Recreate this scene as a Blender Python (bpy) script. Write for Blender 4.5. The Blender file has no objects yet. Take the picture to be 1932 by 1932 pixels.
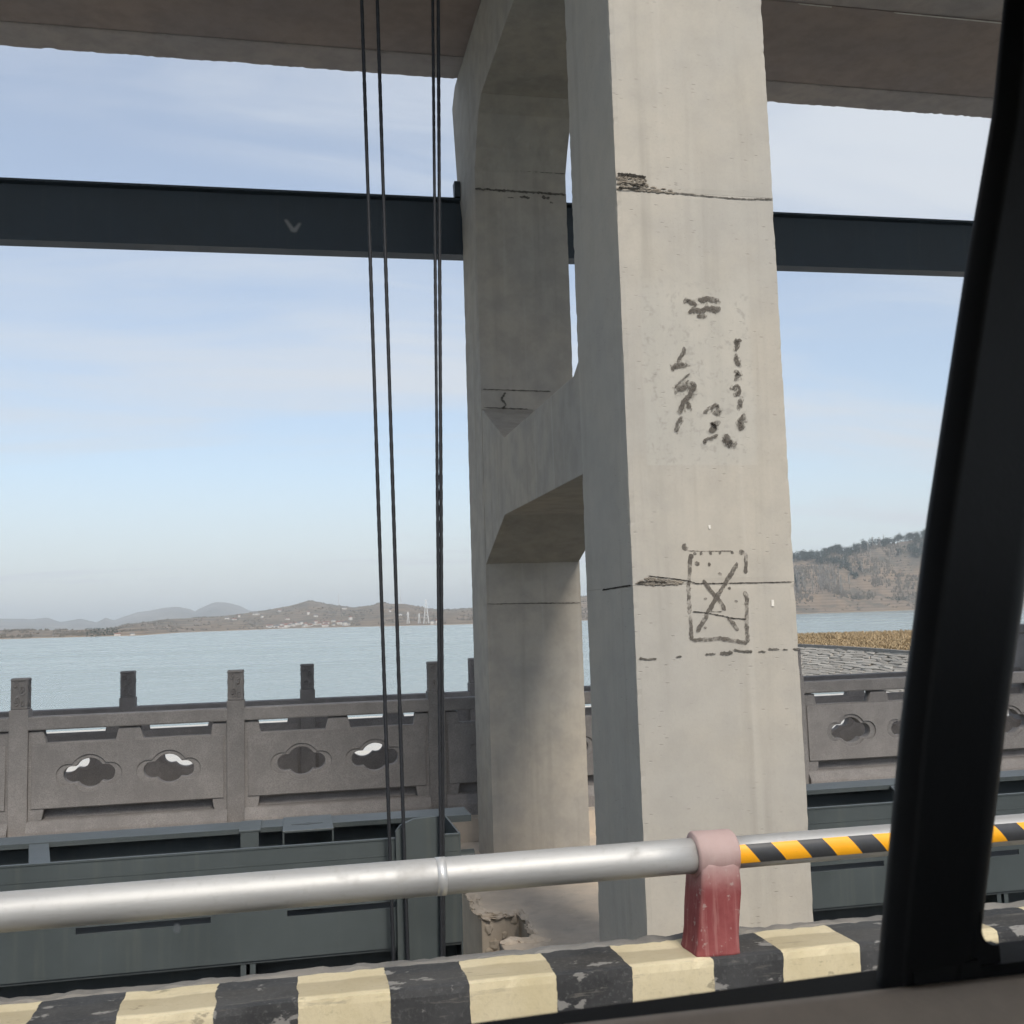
import bpy, bmesh, math, random
from mathutils import Vector, Matrix, noise
random.seed(7)
R = math.radians
scene = bpy.context.scene
col = scene.collection

# ------------------------------------------------------------------ camera
# the eye is the world origin; X runs along the bridge, Y across it towards the lake
pitch, roll, yaw = R(5.70), R(1.76), R(11.77)
fw = Vector((math.sin(yaw)*math.cos(pitch), math.cos(yaw)*math.cos(pitch), math.sin(pitch)))
rt = Vector((math.cos(yaw), -math.sin(yaw), 0))
up = rt.cross(fw)
r2 = math.cos(roll)*rt - math.sin(roll)*up
u2 = math.sin(roll)*rt + math.cos(roll)*up
cam = bpy.data.cameras.new('camera')
cam.sensor_width = 36; cam.sensor_fit = 'HORIZONTAL'; cam.lens = 2012/1932*36
cam.clip_start = 0.02; cam.clip_end = 60000
cam.dof.use_dof = True; cam.dof.focus_distance = 8.0; cam.dof.aperture_fstop = 17
camo = bpy.data.objects.new('camera', cam); col.objects.link(camo)
m3 = Matrix((r2, u2, -fw)).transposed()
camo.matrix_world = m3.to_4x4()
scene.camera = camo

# ------------------------------------------------------------------ light
SUN_EL, SUN_AZ = R(44), R(171)          # azimuth clockwise from +Y: behind the camera
world = bpy.data.worlds.new('World'); scene.world = world; world.use_nodes = True
wt = world.node_tree; wt.nodes.clear()
def wn(t, **kw):
    n = wt.nodes.new(t)
    for k, v in kw.items(): setattr(n, k, v)
    return n
sky = wn('ShaderNodeTexSky', sky_type='NISHITA', sun_disc=False)
sky.sun_elevation = SUN_EL; sky.sun_rotation = SUN_AZ
sky.altitude = 100; sky.air_density = 1.0; sky.dust_density = 1.2; sky.ozone_density = 1.0
tc = wn('ShaderNodeTexCoord')
# thin streaky high cloud spread over the whole sky
sepw = wn('ShaderNodeSeparateXYZ'); wt.links.new(tc.outputs['Generated'], sepw.inputs[0])
zc = wn('ShaderNodeMath', operation='MAXIMUM'); wt.links.new(sepw.outputs['Z'], zc.inputs[0]); zc.inputs[1].default_value = 0.0
za = wn('ShaderNodeMath', operation='ADD'); wt.links.new(zc.outputs[0], za.inputs[0]); za.inputs[1].default_value = 0.16
dx = wn('ShaderNodeMath', operation='DIVIDE'); wt.links.new(sepw.outputs['X'], dx.inputs[0]); wt.links.new(za.outputs[0], dx.inputs[1])
dy = wn('ShaderNodeMath', operation='DIVIDE'); wt.links.new(sepw.outputs['Y'], dy.inputs[0]); wt.links.new(za.outputs[0], dy.inputs[1])
cmb = wn('ShaderNodeCombineXYZ'); wt.links.new(dx.outputs[0], cmb.inputs[0]); wt.links.new(dy.outputs[0], cmb.inputs[1])
mp = wn('ShaderNodeMapping'); mp.inputs['Rotation'].default_value = (0, 0, R(60)); mp.inputs['Scale'].default_value = (0.3, 1.1, 1); mp.inputs['Location'].default_value = (6.3, 2.2, 0)
wt.links.new(cmb.outputs[0], mp.inputs['Vector'])
nz = wn('ShaderNodeTexNoise'); nz.inputs['Scale'].default_value = 0.9; nz.inputs['Detail'].default_value = 7; nz.inputs['Roughness'].default_value = 0.5; nz.inputs['Distortion'].default_value = 0.5
wt.links.new(mp.outputs[0], nz.inputs['Vector'])
cr = wn('ShaderNodeMapRange', interpolation_type='SMOOTHSTEP'); cr.inputs['From Min'].default_value = 0.36; cr.inputs['From Max'].default_value = 0.66
cr.inputs['To Min'].default_value = 0.36; cr.inputs['To Max'].default_value = 0.98
nz2 = wn('ShaderNodeTexNoise'); nz2.inputs['Scale'].default_value = 2.6; nz2.inputs['Detail'].default_value = 8; nz2.inputs['Roughness'].default_value = 0.6; nz2.inputs['Distortion'].default_value = 0.8
mp2 = wn('ShaderNodeMapping'); mp2.inputs['Rotation'].default_value = (0, 0, R(48)); mp2.inputs['Scale'].default_value = (0.35, 1.1, 1); wt.links.new(cmb.outputs[0], mp2.inputs['Vector']); wt.links.new(mp2.outputs[0], nz2.inputs['Vector'])
nsum = wn('ShaderNodeMath', operation='MULTIPLY_ADD'); wt.links.new(nz2.outputs['Fac'], nsum.inputs[0]); nsum.inputs[1].default_value = 0.42
nsc = wn('ShaderNodeMath', operation='MULTIPLY_ADD'); wt.links.new(nz.outputs['Fac'], nsc.inputs[0]); nsc.inputs[1].default_value = 1.0; nsc.inputs[2].default_value = -0.21; wt.links.new(nsc.outputs[0], nsum.inputs[2])
wt.links.new(nsum.outputs[0], cr.inputs['Value'])
mixc = wn('ShaderNodeMix', data_type='RGBA')
# the veil looks thicker towards the horizon, all the way round
veil = wn('ShaderNodeMapRange', interpolation_type='SMOOTHSTEP'); wt.links.new(sepw.outputs['Z'], veil.inputs['Value'])
veil.inputs['From Min'].default_value = 0.26; veil.inputs['From Max'].default_value = 0.0; veil.inputs['To Min'].default_value = 0.0; veil.inputs['To Max'].default_value = 0.80
vm = wn('ShaderNodeMath', operation='MAXIMUM'); wt.links.new(cr.outputs[0], vm.inputs[0]); wt.links.new(veil.outputs[0], vm.inputs[1])
wt.links.new(vm.outputs[0], mixc.inputs['Factor']); wt.links.new(sky.outputs[0], mixc.inputs['A'])
CLOUD = (4.25, 4.55, 4.95, 1)
mixc.inputs['B'].default_value = CLOUD
bgn = wn('ShaderNodeBackground'); bgn.inputs['Strength'].default_value = 0.15
wt.links.new(mixc.outputs['Result'], bgn.inputs['Color'])
wo = wn('ShaderNodeOutputWorld'); wt.links.new(bgn.outputs[0], wo.inputs['Surface'])

sl = bpy.data.lights.new('sun', 'SUN'); sl.energy = 3.1; sl.angle = R(16); sl.color = (1.0, 0.93, 0.83)
so = bpy.data.objects.new('sun', sl); col.objects.link(so)
sd = Vector((math.sin(SUN_AZ)*math.cos(SUN_EL), math.cos(SUN_AZ)*math.cos(SUN_EL), math.sin(SUN_EL)))  # towards the sun
so.rotation_euler = (-sd).to_track_quat('-Z', 'Y').to_euler()
so.location = (0, -40, 60)

scene.view_settings.view_transform = 'Standard'; scene.view_settings.look = 'None'
scene.view_settings.exposure = 0.15; scene.view_settings.gamma = 1.0
scene.render.engine = 'CYCLES'
scene.cycles.use_adaptive_sampling = True; scene.cycles.adaptive_threshold = 0.03; scene.cycles.adaptive_min_samples = 16
scene.cycles.max_bounces = 6; scene.cycles.diffuse_bounces = 3; scene.cycles.glossy_bounces = 3; scene.cycles.transparent_max_bounces = 8; scene.cycles.volume_bounces = 0

# ------------------------------------------------------------------ helpers
def tag(o, label=None, cat=None, group=None, kind=None):
    if label: o['label'] = label
    if cat: o['category'] = cat
    if group: o['group'] = group
    if kind: o['kind'] = kind
    return o
def thing(name, base, label, cat, group=None):
    o = bpy.data.objects.new(name, None); col.objects.link(o); o.location = base; o.empty_display_size = 0.2
    return tag(o, label, cat, group)
def world_loc(o):
    v = Vector((0, 0, 0))
    while o is not None: v += o.location; o = o.parent
    return v
def link(name, me, mat=None, parent=None, loc=(0, 0, 0)):
    """mesh given in world coordinates shifted by loc; parents are pure translations"""
    o = bpy.data.objects.new(name, me); col.objects.link(o)
    if mat is not None and len(me.materials) == 0: me.materials.append(mat)
    if parent is not None:
        o.parent = parent; o.location = Vector(loc) - world_loc(parent)
    else: o.location = loc
    return o
def obj(name, bm, mat=None, parent=None, loc=(0, 0, 0), smooth=False):
    me = bpy.data.meshes.new(name); bmesh.ops.recalc_face_normals(bm, faces=bm.faces); bm.to_mesh(me); bm.free()
    if smooth:
        for p in me.polygons: p.use_smooth = True
    return link(name, me, mat, parent, loc)
def bx(x0, x1, y0, y1, z0, z1, bm=None, bev=0.0):
    own = bm is None
    b = bmesh.new()
    vs = [b.verts.new((x, y, z)) for z in (z0, z1) for y in (y0, y1) for x in (x0, x1)]
    for f in ((0, 1, 3, 2), (4, 6, 7, 5), (0, 4, 5, 1), (2, 3, 7, 6), (0, 2, 6, 4), (1, 5, 7, 3)): b.faces.new([vs[i] for i in f])
    if bev: bmesh.ops.bevel(b, geom=list(b.edges), offset=bev, segments=2, affect='EDGES', profile=0.5)
    if own: return b
    merge(bm, b); return bm
def merge(bm, b):
    me = bpy.data.meshes.new('tmp'); b.to_mesh(me); b.free(); bm.from_mesh(me); bpy.data.meshes.remove(me)
def prism(poly, axis, a0, a1, bev=0.0, bm=None):
    """poly of 2D points extruded along an axis: X -> (y,z), Y -> (x,z), Z -> (x,y)"""
    b = bmesh.new()
    def P(p, a): return {'X': (a, p[0], p[1]), 'Y': (p[0], a, p[1]), 'Z': (p[0], p[1], a)}[axis]
    v0 = [b.verts.new(P(p, a0)) for p in poly]; v1 = [b.verts.new(P(p, a1)) for p in poly]
    n = len(poly)
    b.faces.new(v0); b.faces.new(v1[::-1])
    for i in range(n): b.faces.new((v0[i], v0[(i+1) % n], v1[(i+1) % n], v1[i]))
    bmesh.ops.recalc_face_normals(b, faces=b.faces)
    if bev: bmesh.ops.bevel(b, geom=[e for e in b.edges], offset=bev, segments=2, affect='EDGES', profile=0.5)
    if bm is None: return b
    merge(bm, b); return bm
def tube(p0, p1, r0, r1=None, n=16, bm=None, cap=True, rings=1):
    r1 = r0 if r1 is None else r1
    p0, p1 = Vector(p0), Vector(p1); d = (p1-p0).normalized()
    a = d.orthogonal().normalized(); c = d.cross(a)
    b = bmesh.new() if bm is None else bm
    prev = None
    for k in range(rings+1):
        t = k/rings; q = p0.lerp(p1, t); r = r0+(r1-r0)*t
        ring = [b.verts.new(q+(a*math.cos(2*math.pi*i/n)+c*math.sin(2*math.pi*i/n))*r) for i in range(n)]
        if prev:
            for i in range(n): b.faces.new((prev[i], prev[(i+1) % n], ring[(i+1) % n], ring[i]))
        elif cap: b.faces.new(ring[::-1])
        prev = ring
    if cap: b.faces.new(prev)
    return b
def jitter_mesh(bm, amp, freq, seed=0):
    for v in bm.verts:
        n = noise.noise_vector(v.co*freq+Vector((seed, seed*2.3, 1.7)))
        v.co += n*amp
def subdivide(bm, cuts): bmesh.ops.subdivide_edges(bm, edges=list(bm.edges), cuts=cuts, use_grid_fill=True)
def gridbox(x0, x1, y0, y1, z0, z1, step, amp=0.0, freq=3.0, seed=0, edge_wear=0.0, flat_ends=False):
    """box made of grid faces so that its surface and edges can be slightly uneven"""
    b = bmesh.new()
    def sheet(o, u, v, nu, nv):
        g = [[b.verts.new(o+u*(i/nu)+v*(j/nv)) for j in range(nv+1)] for i in range(nu+1)]
        for i in range(nu):
            for j in range(nv): b.faces.new((g[i][j], g[i+1][j], g[i+1][j+1], g[i][j+1]))
    X, Y, Z = Vector((x1-x0, 0, 0)), Vector((0, y1-y0, 0)), Vector((0, 0, z1-z0)); O = Vector((x0, y0, z0))
    nx, ny, nz_ = [max(1, int(round(L/step))) for L in (x1-x0, y1-y0, z1-z0)]
    sheet(O, X, Z, nx, nz_); sheet(O+Y, Z, X, nz_, nx); sheet(O, Z, Y, nz_, ny); sheet(O+X, Y, Z, ny, nz_); sheet(O, Y, X, ny, nx); sheet(O+Z, X, Y, nx, ny)
    bmesh.ops.remove_doubles(b, verts=b.verts, dist=step*0.02)
    c = Vector(((x0+x1)/2, (y0+y1)/2, (z0+z1)/2)); h = Vector((x1-x0, y1-y0, z1-z0))/2
    for v in b.verts:
        d = v.co-c
        onx, ony, onz = [abs(abs(d[i])-h[i]) < 1e-5 for i in range(3)]
        n = noise.noise(v.co*freq+Vector((seed, 0, 0)))*amp
        nrm = Vector((math.copysign(1, d.x) if onx else 0, math.copysign(1, d.y) if ony else 0, math.copysign(1, d.z) if onz else 0))
        if flat_ends and onz: nrm.z = 0; w = edge_wear*0.35 if onx+ony == 2 else 0.0006; v.co -= nrm*w
        elif onx+ony+onz >= 2 and edge_wear:
            w = edge_wear*(0.35+max(0, noise.noise(v.co*9+Vector((seed, 3, 0)))*0.9)+max(0, noise.noise(v.co*31+Vector((0, seed, 0)))))
            v.co -= nrm*w
        else: v.co += nrm*n
    return b

# ------------------------------------------------------------------ materials
class NT:
    def __init__(s, name):
        s.m = bpy.data.materials.new(name); s.m.use_nodes = True; s.t = s.m.node_tree
        s.b = s.t.nodes['Principled BSDF']; s.out = s.t.nodes['Material Output']
        s.tc = s.n('ShaderNodeTexCoord'); s.v = s.tc.outputs['Object']
    def n(s, t, **kw):
        x = s.t.nodes.new(t)
        for k, v in kw.items(): setattr(x, k, v)
        return x
    def l(s, a, b): s.t.links.new(a, b)
    def rnd(s, k=40):
        """shift the pattern on every copy"""
        oi = s.n('ShaderNodeObjectInfo'); m = s.n('ShaderNodeVectorMath', operation='MULTIPLY_ADD')
        cmb = s.n('ShaderNodeCombineXYZ')
        for i in range(3): s.l(oi.outputs['Random'], cmb.inputs[i])
        s.l(cmb.outputs[0], m.inputs[0]); m.inputs[1].default_value = (k, k*1.7, k*0.6); s.l(s.v, m.inputs[2]); s.v = m.outputs[0]; return oi.outputs['Random']
    def mapped(s, scale=(1, 1, 1), rot=(0, 0, 0), loc=(0, 0, 0)):
        m = s.n('ShaderNodeMapping'); s.l(s.v, m.inputs[0]); m.inputs['Scale'].default_value = scale; m.inputs['Rotation'].default_value = rot; m.inputs['Location'].default_value = loc
        return m.outputs[0]
    def noise(s, scale, detail=4, rough=0.55, vec=None, dist=0.0):
        x = s.n('ShaderNodeTexNoise'); x.inputs['Scale'].default_value = scale; x.inputs['Detail'].default_value = detail; x.inputs['Roughness'].default_value = rough; x.inputs['Distortion'].default_value = dist
        s.l(vec if vec is not None else s.v, x.inputs['Vector']); return x.outputs['Fac']
    def ramp(s, fac, a, b, lo=0.0, hi=1.0, smooth=True):
        x = s.n('ShaderNodeMapRange'); x.interpolation_type = 'SMOOTHSTEP' if smooth else 'LINEAR'
        s.l(fac, x.inputs['Value']); x.inputs['From Min'].default_value = a; x.inputs['From Max'].default_value = b; x.inputs['To Min'].default_value = lo; x.inputs['To Max'].default_value = hi
        return x.outputs[0]
    def math(s, op, a, b=None, c=None):
        x = s.n('ShaderNodeMath', operation=op)
        for i, v in enumerate((a, b, c)):
            if v is None: continue
            if isinstance(v, (int, float)): x.inputs[i].default_value = v
            else: s.l(v, x.inputs[i])
        return x.outputs[0]
    def mix(s, fac, a, b, bt='MIX'):
        x = s.n('ShaderNodeMix', data_type='RGBA', blend_type=bt)
        for k, v in (('Factor', fac), ('A', a), ('B', b)):
            if isinstance(v, (int, float)): x.inputs[k].default_value = v
            elif isinstance(v, tuple): x.inputs[k].default_value = (*v[:3], 1)
            else: s.l(v, x.inputs[k])
        return x.outputs['Result']
    def set(s, color=None, rough=None, metal=None, spec=None):
        for k, v in (('Base Color', color), ('Roughness', rough), ('Metallic', metal), ('Specular IOR Level', spec)):
            if v is None: continue
            if isinstance(v, tuple): s.b.inputs[k].default_value = (*v[:3], 1)
            elif isinstance(v, (int, float)): s.b.inputs[k].default_value = v
            else: s.l(v, s.b.inputs[k])
        return s
    def bump(s, h, strength=0.3, dist=0.01):
        x = s.n('ShaderNodeBump'); x.inputs['Strength'].default_value = strength; x.inputs['Distance'].default_value = dist
        s.l(h, x.inputs['Height']); s.l(x.outputs[0], s.b.inputs['Normal']); return s
def scale_c(c, k): return tuple(v*k for v in c)

def concrete(name, base, stain=0.25, pores=True, streak=0.2, warm=(1.06, 1.0, 0.92), bumps=0.35, rnd=False, patch=None):
    t = NT(name)
    if rnd: t.rnd()
    big = t.noise(0.9, 5, 0.6); mid = t.noise(5, 6, 0.62); fine = t.noise(60, 4, 0.7)
    c = t.mix(t.ramp(big, 0.3, 0.7), scale_c(base, 0.93), tuple(base[i]*warm[i]*1.03 for i in range(3)))
    c = t.mix(t.ramp(mid, 0.35, 0.7, 0, stain), c, scale_c(base, 0.62))
    sv = t.noise(1.0, 5, 0.6, t.mapped((7.0, 7.0, 0.35)))
    c = t.mix(t.ramp(sv, 0.5, 0.78, 0, streak), c, (base[0]*0.55, base[1]*0.55, base[2]*0.52))
    sv2 = t.noise(1.0, 3, 0.5, t.mapped((13.0, 13.0, 0.25), loc=(3, 1, 9)))
    c = t.mix(t.ramp(sv2, 0.58, 0.8, 0, streak*0.9), c, scale_c(base, 1.22))
    c = t.mix(t.ramp(fine, 0.35, 0.7, 0, 0.16), c, scale_c(base, 0.72))
    h = t.math('ADD', t.math('MULTIPLY', mid, 0.6), t.math('MULTIPLY', fine, 0.25))
    if pores:
        pv = t.n('ShaderNodeTexVoronoi'); pv.inputs['Scale'].default_value = 1.0; t.l(t.mapped((11, 11, 40)), pv.inputs['Vector']); pv.inputs['Randomness'].default_value = 1.0
        ph = t.ramp(pv.outputs['Distance'], 0.06, 0.17, 1, 0)
        gate_ = t.ramp(t.noise(2.3, 3, 0.5, t.mapped((1, 1, 1), loc=(5, 2, 7))), 0.43, 0.58)
        ph = t.math('MULTIPLY', ph, gate_)
        c = t.mix(t.math('MULTIPLY', ph, 0.34), c, scale_c(base, 0.36))
        h = t.math('SUBTRACT', h, t.math('MULTIPLY', ph, 0.8))
    if patch:
        # a strip of the face rubbed paler, with a straight lower edge
        sp_ = t.n('ShaderNodeSeparateXYZ'); t.l(t.v, sp_.inputs[0]); x0, x1, z0, z1 = patch; wob = t.math('MULTIPLY', t.math('SUBTRACT', mid, 0.5), 0.10)
        xx = t.math('ADD', sp_.outputs['X'], t.math('MULTIPLY', wob, 0.4)); zz = t.math('ADD', sp_.outputs['Z'], wob)
        pm = t.math('MULTIPLY', t.math('MULTIPLY', t.ramp(xx, x0, x0+0.03), t.ramp(xx, x1, x1-0.03)), t.math('MULTIPLY', t.ramp(sp_.outputs['Z'], z0, z0+0.012), t.ramp(zz, z1, z1-0.35)))
        c = t.mix(t.math('MULTIPLY', pm, 0.26), c, (0.475, 0.465, 0.42))
        gr = t.math('MULTIPLY', pm, t.ramp(t.noise(24, 5, 0.7), 0.52, 0.68, 0, 0.45))
        c = t.mix(gr, c, scale_c(base, 0.58))
    t.set(c, 0.88, spec=0.25).bump(h, bumps, 0.006)
    return t.m
M = {}
M['column'] = concrete('pale_concrete', (0.42, 0.40, 0.362), 0.24, True, 0.34, warm=(1.04, 1.0, 0.94), patch=(1.86, 2.52, 0.79, 1.98))
M['column_back'] = concrete('frame_concrete', (0.39, 0.37, 0.335), 0.45, False, 0.42)
M['deck'] = concrete('platform_concrete', (0.34, 0.285, 0.265), 0.4, False, 0.12)
M['deck_edge'] = concrete('platform_edge_concrete', (0.42, 0.38, 0.365), 0.45, False, 0.15)
M['pier'] = concrete('pier_concrete', (0.58, 0.51, 0.43), 0.4, False, 0.35, bumps=0.6)
M['mortar'] = concrete('grey_mortar', (0.24, 0.235, 0.225), 0.8, False, 0.05, bumps=1.0)
M['added_bright_sheet'] = concrete('bright_sheet_tone', (0.55, 0.55, 0.53), 0.15, False, 0.0)  # pale tone for the added sheet that stands in for bright water

def stone_mat():
    t = NT('carved_granite'); rv_ = t.rnd(25)
    base = (0.25, 0.236, 0.232)
    sp = t.noise(85, 3, 0.85); md = t.noise(3.2, 6, 0.65); st = t.noise(1.0, 4, 0.6, t.mapped((9, 9, 0.8)))
    c = t.mix(t.ramp(md, 0.3, 0.72), scale_c(base, 0.78), (0.33, 0.312, 0.30))
    c = t.mix(t.ramp(sp, 0.42, 0.62, 0, 0.7), c, (0.13, 0.128, 0.126)); c = t.mix(t.ramp(t.noise(60, 3, 0.8), 0.56, 0.72, 0, 0.5), c, (0.40, 0.39, 0.375))
    c = t.mix(t.ramp(st, 0.52, 0.75, 0, 0.35), c, (0.15, 0.145, 0.14))
    gn = t.noise(26, 5, 0.7)
    c = t.mix(t.ramp(gn, 0.5, 0.72, 0, 0.45), c, (0.19, 0.18, 0.172))
    c = t.mix(0.38, c, t.mix(rv_, (0.15, 0.14, 0.136), (0.28, 0.258, 0.246)))
    t.set(c, 0.85, spec=0.25).bump(t.math('ADD', t.math('MULTIPLY', sp, 0.5), t.math('ADD', md, gn)), 0.45, 0.008)
    return t.m
M['stone'] = stone_mat()

def steel_paint(name, base, rough=0.42, dirt=0.35):
    t = NT(name)
    a = t.noise(1.1, 5, 0.6); b_ = t.noise(1.0, 4, 0.6, t.mapped((14, 14, 0.7))); f_ = t.noise(45, 3, 0.6)
    c = t.mix(t.ramp(a, 0.3, 0.7), scale_c(base, 0.86), scale_c(base, 1.14))
    c = t.mix(t.ramp(b_, 0.5, 0.8, 0, dirt), c, (base[0]*1.5+0.02, base[1]*1.4+0.018, base[2]*1.2+0.012))
    t.set(c, t.ramp(a, 0.3, 0.7, rough-0.06, rough+0.1), spec=0.45).bump(t.math('ADD', t.math('MULTIPLY', f_, 0.2), a), 0.12, 0.006)
    return t.m
M['gate'] = steel_paint('grey_gate_paint', (0.058, 0.069, 0.071))
M['beam'] = steel_paint('dark_beam_paint', (0.040, 0.056, 0.074), 0.55, 0.25)
M['gate_dark'] = steel_paint('gate_inner_paint', (0.05, 0.058, 0.062), 0.55)

def galv():
    t = NT('galvanised_steel')
    a = t.noise(1.0, 5, 0.6, t.mapped((1.2, 14, 14))); s_ = t.noise(38, 3, 0.6)
    c = t.mix(t.ramp(a, 0.3, 0.7), (0.41, 0.41, 0.405), (0.51, 0.51, 0.50))
    c = t.mix(t.ramp(s_, 0.55, 0.75, 0, 0.22), c, (0.30, 0.29, 0.275))
    sc_ = t.noise(1.0, 4, 0.7, t.mapped((3.5, 60, 60))); gr_ = t.noise(6, 5, 0.65)
    c = t.mix(t.ramp(sc_, 0.56, 0.72, 0, 0.35), c, (0.27, 0.265, 0.255)); c = t.mix(t.ramp(gr_, 0.56, 0.75, 0, 0.4), c, (0.33, 0.31, 0.28))
    t.set(c, t.math('ADD', t.ramp(a, 0.3, 0.7, 0.52, 0.62), t.ramp(gr_, 0.5, 0.7, 0, 0.15)), metal=0.5).bump(t.math('ADD', s_, t.math('MULTIPLY', gr_, 2.0)), 0.10, 0.004)
    return t.m
M['galv'] = galv()
def plain(name, c, rough=0.6, metal=0.0, var=0.12, scale=8.0, bump=0.1, spec=0.4):
    t = NT(name)
    a = t.noise(scale, 5, 0.6); f_ = t.noise(scale*9, 3, 0.6)
    cc = t.mix(t.ramp(a, 0.3, 0.7), scale_c(c, 1-var), scale_c(c, 1+var))
    cc = t.mix(t.ramp(f_, 0.4, 0.7, 0, var), cc, scale_c(c, 0.7))
    t.set(cc, rough, metal, spec).bump(t.math('ADD', a, t.math('MULTIPLY', f_, 0.3)), bump, 0.004)
    return t.m
M['cable'] = plain('greased_wire', (0.028, 0.03, 0.035), 0.55, 0.3, 0.2, 60)
M['black_trim'] = plain('black_trim', (0.006, 0.006, 0.0065), 0.5, 0, 0.1, 30, spec=0.25)
M['rubber'] = plain('black_rubber', (0.006, 0.006, 0.006), 0.65, 0, 0.1, 30, spec=0.2)
M['door_panel'] = plain('taupe_plastic', (0.52, 0.425, 0.335), 0.7, 0, 0.05, 40, 0.2)
M['lining'] = plain('grey_lining', (0.6, 0.58, 0.54), 0.95, 0, 0.05, 20)
M['body_paint'] = plain('white_body_paint', (0.7, 0.7, 0.7), 0.25, 0, 0.02, 3)
M['sleeve'] = plain('clear_sleeve', (0.62, 0.62, 0.61), 0.4, 0.5, 0.05, 20)
def post_mat():
    t = NT('faded_red_paint')
    a = t.noise(7, 6, 0.65); st = t.noise(1.0, 4, 0.6, t.mapped((60, 60, 2.2)))
    sep = t.n('ShaderNodeSeparateXYZ'); t.l(t.v, sep.inputs[0])
    # the paint is rubbed away to bare pink grey plaster towards the top of the post
    worn = t.ramp(t.math('ADD', sep.outputs['Z'], t.math('MULTIPLY', a, 0.10)), -0.80, -0.63)
    c = t.mix(t.ramp(a, 0.3, 0.75), (0.21, 0.050, 0.052), (0.31, 0.095, 0.092))
    c = t.mix(t.ramp(st, 0.5, 0.72, 0, 0.5), c, (0.37, 0.18, 0.165))
    c = t.mix(t.ramp(t.noise(38, 4, 0.7), 0.60, 0.68, 0, 0.6), c, (0.40, 0.34, 0.31))
    c = t.mix(worn, c, t.mix(a, (0.36, 0.25, 0.235), (0.47, 0.37, 0.35)))
    t.set(c, 0.8, spec=0.25).bump(t.math('ADD', st, a), 0.3, 0.004)
    return t.m
M['post'] = post_mat()
def kerb_mat():
    t = NT('striped_kerb_paint')
    sep = t.n('ShaderNodeSeparateXYZ'); t.l(t.v, sep.inputs[0])
    w = t.noise(9, 5, 0.6); f_ = t.noise(75, 4, 0.7); g = t.noise(3.3, 5, 0.65); ch = t.noise(15, 5, 0.62, t.mapped((0.6, 1, 1), loc=(4, 4, 4)))
    x = t.math('ADD', sep.outputs['X'], t.math('MULTIPLY', t.math('SUBTRACT', w, 0.5), 0.03))
    fr = t.math('FRACT', t.math('DIVIDE', t.math('ADD', x, 0.46+46.6), 0.466))
    s1 = t.ramp(fr, 0.527, 0.534)
    cream = t.mix(t.ramp(g, 0.32, 0.68), (0.58, 0.50, 0.32), (0.68, 0.60, 0.42))
    cream = t.mix(t.ramp(f_, 0.5, 0.72, 0, 0.3), cream, (0.42, 0.36, 0.25))
    black = t.mix(t.ramp(g, 0.32, 0.68), (0.030, 0.031, 0.033), (0.065, 0.066, 0.068))
    black = t.mix(t.ramp(f_, 0.5, 0.75, 0, 0.5), black, (0.13, 0.13, 0.128))
    c = t.mix(s1, cream, black)
    # paint worn off in flakes: bare grey under black, dark dirt over cream
    c = t.mix(t.math('MULTIPLY', t.ramp(ch, 0.585, 0.63, 0, 0.6), s1), c, (0.36, 0.35, 0.33))
    c = t.mix(t.math('MULTIPLY', t.ramp(ch, 0.62, 0.68, 0, 0.55), t.math('SUBTRACT', 1.0, s1)), c, (0.16, 0.14, 0.105))
    scf = t.noise(1.0, 5, 0.7, t.mapped((5, 40, 40), loc=(2, 7, 1)))
    c = t.mix(t.ramp(scf, 0.58, 0.70, 0, 0.40), c, (0.22, 0.205, 0.18))
    c = t.mix(t.math('MULTIPLY', t.ramp(t.math('ADD', sep.outputs['Z'], t.math('MULTIPLY', w, 0.10)), -1.02, -1.13, 0, 0.45), t.ramp(w, 0.4, 0.65)), c, (0.15, 0.13, 0.10))
    # shade painted in as a brown band along the middle of the top
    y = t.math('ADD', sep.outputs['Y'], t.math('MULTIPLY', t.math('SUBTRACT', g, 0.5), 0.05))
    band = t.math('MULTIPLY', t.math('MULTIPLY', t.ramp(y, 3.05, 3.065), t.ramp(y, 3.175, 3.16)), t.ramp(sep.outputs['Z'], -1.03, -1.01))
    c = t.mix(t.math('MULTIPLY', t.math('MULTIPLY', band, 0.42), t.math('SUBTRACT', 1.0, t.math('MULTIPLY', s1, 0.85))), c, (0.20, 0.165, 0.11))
    t.set(c, 0.72, spec=0.3).bump(t.math('ADD', t.math('MULTIPLY', f_, 0.4), w), 0.4, 0.005)
    return t.m
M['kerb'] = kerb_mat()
def tape_mat():
    t = NT('hazard_tape')
    sep = t.n('ShaderNodeSeparateXYZ'); t.l(t.v, sep.inputs[0])
    # slanted bands across the tape: lower edge shifted to the right of the upper one
    x = t.math('ADD', sep.outputs['X'], t.math('MULTIPLY', sep.outputs['Z'], 0.85))
    fr = t.math('FRACT', t.math('DIVIDE', t.math('ADD', x, 10.0+TAPE_PHASE), 0.168))
    s1 = t.ramp(fr, 0.495, 0.51); w = t.noise(30, 4, 0.6)
    c = t.mix(s1, t.mix(w, (0.86, 0.37, 0.010), (0.92, 0.44, 0.02)), t.mix(w, (0.028, 0.03, 0.033), (0.055, 0.056, 0.06)))
    t.set(c, 0.35, spec=0.5)
    return t.m
TAPE_PHASE = -0.0655
M['tape'] = tape_mat()
def asphalt():
    t = NT('asphalt'); a = t.noise(120, 3, 0.7); b_ = t.noise(1.2, 4)
    t.set(t.mix(a, scale_c((0.05, 0.05, 0.052), 0.6), t.mix(b_, (0.06, 0.06, 0.06), (0.085, 0.083, 0.08))), 0.9).bump(a, 0.4, 0.006)
    return t.m
M['asphalt'] = asphalt()
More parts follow.
